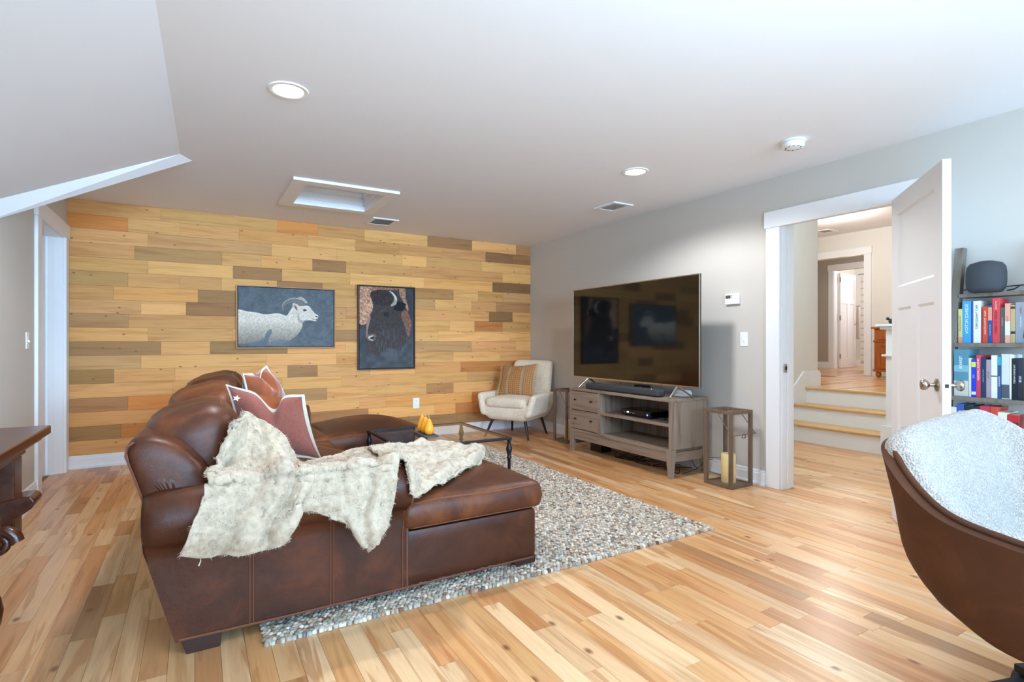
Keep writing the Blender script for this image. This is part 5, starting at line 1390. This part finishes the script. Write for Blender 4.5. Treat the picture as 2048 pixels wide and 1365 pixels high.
def book(z, y1, th, hh, col, title, tcol, label, lean=0, depth=.15, xf=None, tsize=None, stripes=(), tw=None, group=None):
    """spine faces -x; y1 is the far (larger y) side"""
    x0 = (px_at(z)+.030 if xf is None else xf)
    t = thing('book', label, 'book', (x0, y1-th, z+.0005), 0, group); t.rotation_euler = (lean, 0, 0)
    d = min(depth, 3.90-x0)
    g = .0003
    m = MB(); cm = flat('b', *col, rough=.45) if False else plain('book_cover', rgb(*col), .42, 0, .06, 60)
    m.box(0, .004, g, th-g, 0, hh).box(.004, d, g, .0028, 0, hh).box(.004, d, th-.0028, th-g, 0, hh); obj('cover', m, cm, t, local=True, bevel=.001)
    obj('pages', MB().box(.0042, d-.004, .0029, th-.0029, .003, hh-.003), M['paper'], t, local=True)
    for (a, b_, sc_) in stripes:
        obj('spine_band', MB().box(-.0004, .0005, g*2, th-g*2, hh*a, hh*b_), plain('band', rgb(*sc_), .45), t, local=True)
    for (tt, tc__, pos, size) in title:
        tm = text_mesh(tt, size, .0002)
        # text reads downwards: its x runs to -z, its up runs to +y... seen from -x
        tm.v = [(-.0008+v[2], th/2+v[1], hh*pos-v[0]) for v in tm.v]
        o = obj('title', tm, plain('ink', rgb(*tc__), .5, noise_amt=0), t, local=True)
    return t
def shelf_books(z, items, ystart, grp, k=1.0):
    y = ystart
    for it in items:
        th, hh, col, title, label = it[:5]; th = th*k; title = [(a, b, c, d*1.15) for a, b, c, d in title]; kw = it[5] if len(it) > 5 else {}
        book(z, y, th, hh, col, title, None, label, group=grp, **kw); y -= th+.0008
W_t = (245, 245, 245)
shelf_books(SHZ[1], [
 (.0125, .195, (214, 206, 140), [('THE HIDDEN GAME', (150, 120, 50), .58, .009)], 'pale yellow paperback with a pink foot, farthest left on the upper book shelf', dict(stripes=[(.0, .17, (222, 150, 120))])),
 (.024, .238, (66, 160, 210), [('SCIENCE FICTION', W_t, .58, .018)], 'thick sky blue paperback with white block lettering'),
 (.005, .236, (60, 80, 160), [], 'very thin blue and white book beside the sky blue paperback'),
 (.021, .237, (232, 234, 238), [('FIRST THINGS FIRST', (30, 32, 50), .62, .0135)], 'white paperback with dark serif title on the upper book shelf'),
 (.003, .10, (200, 40, 80), [], 'low thin crimson booklet between the white and orange books'),
 (.015, .203, (204, 74, 40), [('Happens  The Power of Creation', W_t, .56, .0085)], 'orange paperback with white script title'),
 (.011, .208, (40, 76, 150), [('LIFE AND DEATH', (230, 200, 180), .35, .007)], 'narrow navy paperback with a peach upper half', dict(stripes=[(.60, .95, (226, 150, 120))])),
 (.020, .246, (222, 70, 76), [('GOOD TO GREAT', (40, 20, 24), .46, .0135), ('JIM COLLINS', W_t, .84, .007)], 'tall coral red book with dark capital lettering'),
 (.012, .195, (92, 86, 82), [('LEADERSHIP', (190, 180, 170), .6, .007)], 'narrow dark grey paperback beside the coral red book'),
 (.014, .215, (230, 170, 146), [('STORIES', (200, 90, 80), .6, .008)], 'peach and white paperback on the upper book shelf', dict(stripes=[(.2, .55, (228, 226, 230))])),
 (.012, .205, (196, 168, 120), [], 'tan paperback with a dark dotted label near its foot', dict(stripes=[(.24, .31, (40, 60, 60)), (.90, .96, (60, 60, 60))])),
 (.027, .218, (150, 158, 168), [('DAN BROWN', W_t, .52, .008), ('ORIGIN', (200, 60, 80), .80, .009)], 'thick silver grey book at the right end of the upper book shelf'),
], BY1-.004, 'books on the upper book shelf', 1.62)
shelf_books(SHZ[2], [
 (.052, .262, (88, 140, 156), [('TERROR', W_t, .72, .017)], 'large teal sea scene book partly behind the door edge', dict(stripes=[(.0, .33, (206, 202, 190)), (.52, .66, (130, 176, 188))])),
 (.010, .215, (216, 212, 190), [], 'slim cream book leaning beside the large teal book'),
 (.016, .207, (36, 60, 196), [('RISE', (170, 190, 240), .55, .010)], 'bright blue paperback with a lime square near the top', dict(stripes=[(.80, .93, (206, 222, 90)), (.06, .14, (232, 232, 240))])),
 (.016, .232, (206, 64, 88), [('PATRICK LINCOLN', W_t, .66, .012)], 'crimson pink book with tall white lettering'),
 (.017, .218, (30, 52, 84), [('THE LAST THING', (150, 180, 200), .55, .008)], 'dark navy book beside the crimson pink one'),
 (.016, .208, (168, 150, 156), [('THE SUN', (120, 90, 96), .6, .009)], 'dusty mauve book on the middle book shelf'),
 (.021, .232, (232, 232, 238), [], 'plain white book with a small round mark', dict(stripes=[(.50, .53, (90, 90, 96))])),
 (.012, .230, (44, 84, 130), [('HEMINGWAY', W_t, .4, .008)], 'blue paperback with a turquoise top band', dict(stripes=[(.78, .98, (40, 170, 190))])),
 (.026, .240, (208, 212, 218), [], 'pale grey book with a dark square at its foot', dict(stripes=[(.02, .32, (84, 88, 98))])),
 (.006, .236, (240, 240, 242), [], 'thin white book next to the black spines'),
 (.018, .218, (18, 34, 44), [('THE SECRETS WE KEPT', W_t, .62, .0085)], 'black teal book with small white capitals'),
 (.017, .218, (44, 50, 62), [('NOIR', W_t, .5, .012)], 'charcoal book at the right end of the middle book shelf'),
], BY1+.010-.004-.012, 'books on the middle book shelf', 1.27)
shelf_books(SHZ[3], [
 (.018, .205, (226, 222, 208), [], 'ivory book at the left of the lower book shelf'),
 (.024, .225, (56, 86, 160), [('Thank You for', W_t, .70, .010)], 'royal blue book with white script title', dict(stripes=[(.0, .02, (230, 230, 230))])),
 (.030, .222, (24, 40, 44), [('RIVALS', (200, 220, 120), .72, .019)], 'dark green book with lime capital lettering'),
 (.020, .218, (46, 40, 48), [('POWER', (196, 60, 70), .74, .014)], 'black book with red capital lettering'),
 (.032, .224, (190, 50, 70), [('LIFE', (236, 160, 160), .76, .014)], 'thick crimson book on the lower book shelf'),
 (.022, .223, (200, 70, 50), [], 'orange red book beside the thick crimson one'),
 (.028, .198, (230, 222, 200), [('RISING', (190, 90, 70), .7, .011)], 'cream book with faded red lettering'),
 (.034, .190, (190, 40, 44), [('FIERCE', W_t, .6, .012)], 'red book with white lettering beside the shelf post', dict(stripes=[(.6, .8, (90, 40, 44))])),
], BY1-.014, 'books on the lower book shelf', 1.36)

# ------------------------------------------------------------------ brown leather desk chair with fleece
oc = thing('desk_chair', 'brown leather bucket desk chair, cut off at the right of the frame', 'chair', (2.22, .52, 0))
def shellpt(u, v):
    """u: 0 near arm front .. 1 far arm front around the back; v: 0 bottom .. 1 rim"""
    ang = math.radians(-188+196*u)         # around the seat, back towards +y
    return ang
def rim_pt(u):
    # plan outline of the rim, going front-left -> back-left -> back-right -> front-right, with height
    P = [(1.945, .06, .575), (1.900, .22, .59), (1.865, .40, .605), (1.840, .56, .628), (1.825, .69, .665), (1.845, .79, .745), (1.888, .850, .828), (2.05, .872, .846), (2.22, .885, .856), (2.42, .892, .866), (2.60, .885, .868), (2.655, .78, .80), (2.67, .62, .73), (2.66, .48, .68), (2.61, .34, .64), (2.58, .20, .60), (2.54, .06, .58)]
    return catmull([Vector(p) for p in P], u)
def mid_pt(u):
    P = [(1.955, .08, .47), (1.915, .24, .46), (1.885, .42, .455), (1.875, .58, .46), (1.880, .70, .47), (1.925, .79, .49), (2.00, .825, .50), (2.10, .835, .51), (2.22, .84, .51), (2.34, .835, .51), (2.44, .825, .50), (2.515, .79, .49), (2.56, .70, .47), (2.565, .58, .46), (2.555, .42, .455), (2.525, .24, .46), (2.485, .08, .47)]
    return catmull([Vector(p) for p in P], u)
def low_pt(u):
    P = [(2.02, .12, .315), (1.975, .26, .315), (1.945, .42, .315), (1.935, .58, .325), (1.945, .685, .365), (1.99, .735, .385), (2.05, .755, .39), (2.14, .765, .39), (2.22, .765, .39), (2.30, .765, .39), (2.39, .755, .39), (2.45, .735, .385), (2.495, .685, .365), (2.505, .58, .325), (2.495, .42, .315), (2.465, .26, .315), (2.42, .12, .315)]
    return catmull([Vector(p) for p in P], u)
G = []
cc = Vector((2.22, .42, .325))
for i in range(97):
    u = i/96; r_, m_, l_ = rim_pt(u), mid_pt(u), low_pt(u)
    row = []
    for j in range(21):
        v = j/20; row.append(catmull([l_.lerp(cc, .9), l_.lerp(cc, .45), l_, m_, m_.lerp(r_, .55), r_], v))
    G.append(row)
m = MB(); m.grid(G); obj('shell', m, M['chair_leather'], oc, smooth=True, solid=.035, bevel=.012)
m = MB(); m.tube([rim_pt(i/96)+Vector((0, 0, .004)) for i in range(97)], .010, 8); obj('rim', m, M['chair_leather'], oc, smooth=True)
m = MB(); m.lathe([(.028, .08), (.028, .20), (.05, .22), (.07, .30), (.09, .325)], (2.22, .42, 0), 20); obj('column', m, M['blackmat'], oc, smooth=True)
m = MB(); A_, B_ = Vector((1.98, .79, 0)), Vector((2.75, .56, 0)); w_ = Vector((-.02, -.07, 0))
m.hexa([A_+w_, B_+w_, B_, A_], [p+Vector((0, 0, .055)) for p in (A_+w_, B_+w_, B_, A_)]); obj('base_bar', m, M['blackmat'], oc, bevel=.004)
for k in range(5):
    a = math.radians(62+72*k); ca, sa = math.cos(a), math.sin(a); o0 = Vector((2.22, .42, 0)); pv = Vector((-sa, ca, 0)); dv_ = Vector((ca, sa, 0))
    m = MB(); A_, B_ = o0+dv_*.03, o0+dv_*.31
    m.hexa([A_-pv*.03+Vector((0, 0, .07)), B_-pv*.018+Vector((0, 0, .055)), B_+pv*.018+Vector((0, 0, .055)), A_+pv*.03+Vector((0, 0, .07))], [A_-pv*.03+Vector((0, 0, .115)), B_-pv*.018+Vector((0, 0, .082)), B_+pv*.018+Vector((0, 0, .082)), A_+pv*.03+Vector((0, 0, .115))])
    obj('base_leg', m, M['blackmat'], oc, bevel=.004)
    m = MB(); m.lathe([(.001, -.016), (.024, -.014), (.026, -.004), (.026, .004), (.024, .014), (.001, .016)], (0, 0, 0), 16, 1); m.v = [(v[0]+B_.x, v[1]+B_.y, v[2]+.027) for v in m.v]; obj('caster', m, M['dark_grey'], oc, smooth=True)
# white fleece throw on the chair: hugs the inside of the back and spills over the rim
def lerp3(a, b, t): return a+(b-a)*t
cols3 = []
for k, u in enumerate([.02, .10, .17, .23, .275, .315, .345, .375, .41, .45, .50, .55, .59, .62, .65, .69, .74, .80]):
    r_, m_, l_ = rim_pt(u), mid_pt(u), low_pt(u); ctr = Vector((2.22, .40, 0))
    inn = (ctr-r_); inn.z = 0; inn.normalize()
    h = .018 if u > .36 else .008
    o1 = -.008 if u > .36 else .008
    cols3.append([r_+inn*o1+Vector((0, 0, -.002)), r_+inn*(o1+.010)+Vector((0, 0, h)), r_+inn*.045+Vector((0, 0, h*.5)), r_.lerp(m_, .25)+inn*.10, r_.lerp(m_, .6)+inn*.13, m_+inn*.15+Vector((0, 0, .0)), m_+inn*.24+Vector((0, 0, -.03)), l_+inn*.32+Vector((0, 0, .08))])
def fold3(u, v): return .006*math.sin(u*14+v*5)
G3 = rough(sheet(cols3, 150, 70), .004, 25, Vector((0, -.3, 1)), fold=fold3)
m = MB(); m.grid(G3)
m.v = [(v[0], v[1], v[2]-.010) for v in m.v]; G3 = [[p-Vector((0, 0, .010)) for p in r] for r in G3]
fl = obj('fleece_throw', m, M['sherpa'], None, smooth=True, solid=.016); tag(fl, 'white fleece throw covering the back and seat of the desk chair', 'throw')
fm = fur(G3, 16000, .006, .0009, Vector((0, -.3, 1)), 5, 0); o = obj('fleece_pile', fm, M['sherpa'], fl); o['kind'] = 'stuff'

# ------------------------------------------------------------------ dark carved table at the left
lt = thing('carved_table', 'dark antique carved wooden table at the left edge', 'table', (-.78, 2.9, 0))
m = MB(); m.box(-.955, -.585, 1.55, 3.268, .722, .762); obj('table_top', m, M['mahogany'], lt, bevel=.006)
m = MB(); m.box(-.945, -.612, 1.60, 3.235, .700, .7218); obj('top_moulding', m, M['mahogany'], lt, bevel=.004)
m = MB(); m.box(-.93, -.655, 1.65, 3.17, .655, .6998); obj('apron', m, M['mahogany'], lt, bevel=.003)
def turned(x, y, z0, z1, s=1.0):
    prof = [(.030, 0), (.040, .02), (.030, .06), (.034, .12), (.058, .20), (.066, .27), (.056, .34), (.034, .40), (.028, .44), (.042, .47), (.042, .50), (.030, .53), (.036, .60), (.052, .70), (.056, .76), (.046, .84), (.030, .90), (.036, .94), (.036, 1.0)]
    return MB().lathe([(r*s, z0+h*(z1-z0)) for r, h in prof], (x, y, 0), 24)
for (x, y) in ((-.69, 3.05), (-.90, 3.05)):
    m = MB(); m.box(x-.035, x+.035, y-.06, y+.06, .30, .6548); obj('trestle_post', m, M['mahogany'], lt, bevel=.004)
m = MB(); m.prism([(-.955, .30), (-.955, .44), (-.64, .50), (-.60, .497), (-.585, .475), (-.60, .445), (-.66, .40), (-.70, .33), (-.72, .28), (-.80, .24)], 1, 2.985, 3.115); obj('trestle_bracket', m, M['mahogany'], lt, bevel=.008)
for (x, y) in ((-.655, 2.62), (-.90, 2.62), (-.655, 1.75), (-.90, 1.75)):
    obj('turned_leg', turned(x, y, .0, .655, .8), M['mahogany'], lt, smooth=True)
sg = MB(); 
for a0_, rr_ in ((0, 1),):
    sg.tube([(-.66+.055*math.cos(a)*(1-a/12), 2.80, .37+.055*math.sin(a)*(1-a/12)) for a in [i*.35 for i in range(22)]], [.024-.0006*i for i in range(22)], 10)
    sg.tube([(-.66, 2.80, .37), (-.72, 2.80, .32), (-.80, 2.80, .26), (-.93, 2.80, .25)], [.02, .026, .03, .03], 10)
obj('carved_scroll', sg, M['mahogany'], lt, smooth=True)
m = MB(); m.box(-.80, -.74, 1.75, 2.62, .10, .15); obj('stretcher', m, M['mahogany'], lt, bevel=.006)

# ------------------------------------------------------------------ beyond the doorway
cbn = thing('hall_cabinet', 'warm brown wooden cabinet against the wall up the steps', 'cabinet', (9.37, 4.0, UZ))
x0, x1, y0, y1, z0, z1 = 9.17, 9.585, 3.35, 4.43, UZ, UZ+.79
m = MB(); m.box(x0+.015, x1, y0+.015, y1-.015, z0+.09, z1-.03); obj('carcass', m, M['cherry'], cbn, bevel=.004)
obj('top', MB().box(x0-.02, x1, y0-.02, y1+.02, z1-.03, z1), M['cherry'], cbn, bevel=.006)
m = MB(); m.box(x0, x0+.02, y0, y1, z0+.09, z0+.13).box(x0, x0+.02, y0, y1, z1-.235, z1-.21); obj('moulding', m, M['cherry'], cbn, bevel=.004)
for k in range(3):
    a = y1-.04-(k+1)*.33; b = a+.30
    d_ = obj('drawer', MB().box(x0, x0+.016, a, b, z1-.20, z1-.05), M['cherry'], cbn, bevel=.005)
    obj('knob', MB().lathe([(.001, -.03), (.014, -.026), (.014, -.015), (.006, 0)], (x0, (a+b)/2, z1-.125), 12, 0), M['bronze'], d_, smooth=True)
    m = MB(); m.box(x0, x0+.014, a, b, z0+.14, z1-.245); d_ = obj('door', m, M['cherry'], cbn, bevel=.003)
    m = MB(); m.box(x0-.010, x0, a, a+.045, z0+.14, z1-.245).box(x0-.010, x0, b-.045, b, z0+.14, z1-.245).box(x0-.010, x0, a+.045, b-.045, z0+.14, z0+.19).box(x0-.010, x0, a+.045, b-.045, z1-.295, z1-.245); obj('door_frame', m, M['cherry'], d_, bevel=.003)
for (y, s) in ((y0+.06, 1), (y1-.06, -1)):
    m = MB(); m.lathe([(.018, 0), (.034, .02), (.042, .05), (.030, .075), (.046, .09)], (x0+.05, y, z0), 14); obj('foot', m, M['cherry'], cbn, smooth=True)
    m = MB(); m.lathe([(.018, 0), (.034, .02), (.042, .05), (.030, .075), (.046, .09)], (x1-.05, y, z0), 14); obj('foot', m, M['cherry'], cbn, smooth=True)
bd = thing('bird_figurine', 'small dark bird figurine on the white half wall cap', 'figurine', (6.5, 2.72, 1.3255))
p = atY(1779, 656, 2.74)
m = MB(); softbox(m, (p.x, 2.72, 1.352), (.05, .022, .024), .021, (10, 8, 8), lambda x, y, z: (x, y*(1-.5*abs(x)/.05), z+.1*x*0)); obj('bird_body', m, M['dark_grey'], bd, smooth=True)
m = MB(); m.lathe([(.001, -.016), (.012, -.010), (.015, 0), (.012, .010), (.001, .016)], (p.x-.045, 2.735, 1.378), 12); m.tube([(p.x-.06, 2.735, 1.378), (p.x-.078, 2.74, 1.376)], [.005, .001], 6); obj('bird_head', m, M['dark_grey'], bd, smooth=True)
m = MB(); m.tube([(p.x, 2.715, 1.3257), (p.x, 2.715, 1.315)], .004, 6); m.tube([(p.x+.04, 2.72, 1.355), (p.x+.10, 2.70, 1.350)], [.012, .004], 6); obj('tail', m, M['dark_grey'], bd, smooth=True)
tw = thing('hand_towel', 'pale hanging towel in the room behind the far door', 'towel', (12.55, 6.0, 1.7))
q = atX(1716, 650, 12.7)
m = MB(); softbox(m, (12.7, q.y, 1.56), (.012, .075, .36), .011, (4, 12, 14), lambda x, y, z: (x+.01*math.sin(y*60), y*(1.15-.35*(z/.36)), z)); obj('towel_cloth', m, plain('towel', rgb(236, 224, 216), .95, 0, .05, 50, .4, 200), tw, smooth=True)
m = MB(); m.tube([(12.7, q.y-.10, 1.93), (12.7, q.y+.10, 1.93)], .008, 8); m.tube([(12.7, q.y, 1.93), (13.19, q.y, 1.93)], .006, 8); obj('towel_hook', m, M['nickel'], tw, smooth=True)
sc_ = thing('shower_curtain', 'pale shower curtain with thin lines hanging from a rod', 'curtain', (12.3, 5.5, UZ))
q0, q1 = atX(1721, 600, 12.3), atX(1745, 600, 12.3)
P = []
for i in range(50):
    u = i/49; y = q0.y+(q1.y-.4-q0.y)*u; P.append([(12.3+.03*math.sin(u*40), y, UZ+.08+k*(1.95-.08)/30) for k in range(31)])
m = MB(); m.grid(P); o = obj('curtain_cloth', m, None, sc_, smooth=True, solid=.003)
mm, nt, b = newmat('curtain_print'); tc = N(nt, 'ShaderNodeNewGeometry'); wv = N(nt, 'ShaderNodeTexWave'); wv.bands_direction = 'Z'; wv.inputs['Scale'].default_value = 2.2; wv.inputs['Distortion'].default_value = .6
nt.links.new(tc.outputs['Position'], wv.inputs['Vector']); r = ramp(nt, [(.0, rgb(196, 190, 188)), (.10, rgb(232, 228, 224)), (1, rgb(236, 232, 228))]); nt.links.new(wv.outputs['Fac'], r.inputs[0]); nt.links.new(r.outputs[0], b.inputs['Base Color']); b.inputs['Roughness'].default_value = .8
o.data.materials.append(mm)
m = MB(); m.tube([(12.3, q0.y+.05, UZ+2.0), (12.3, q1.y-.5, UZ+2.0)], .012, 10); obj('rod', m, M['nickel'], sc_, smooth=True)
t = thing('floor_register', 'small metal floor register on the upper hall floor', 'register', (8.75, 4.9, UZ))
m = MB(); m.box(8.70, 8.80, 4.78, 5.08, UZ+.0005, UZ+.006); obj('register_frame', m, M['nickel'], t, bevel=.001)
m = MB()
for k in range(12): m.box(8.715, 8.785, 4.80+k*.022, 4.808+k*.022, UZ+.0058, UZ+.0066)
obj('register_slots', m, M['bronze'], t)
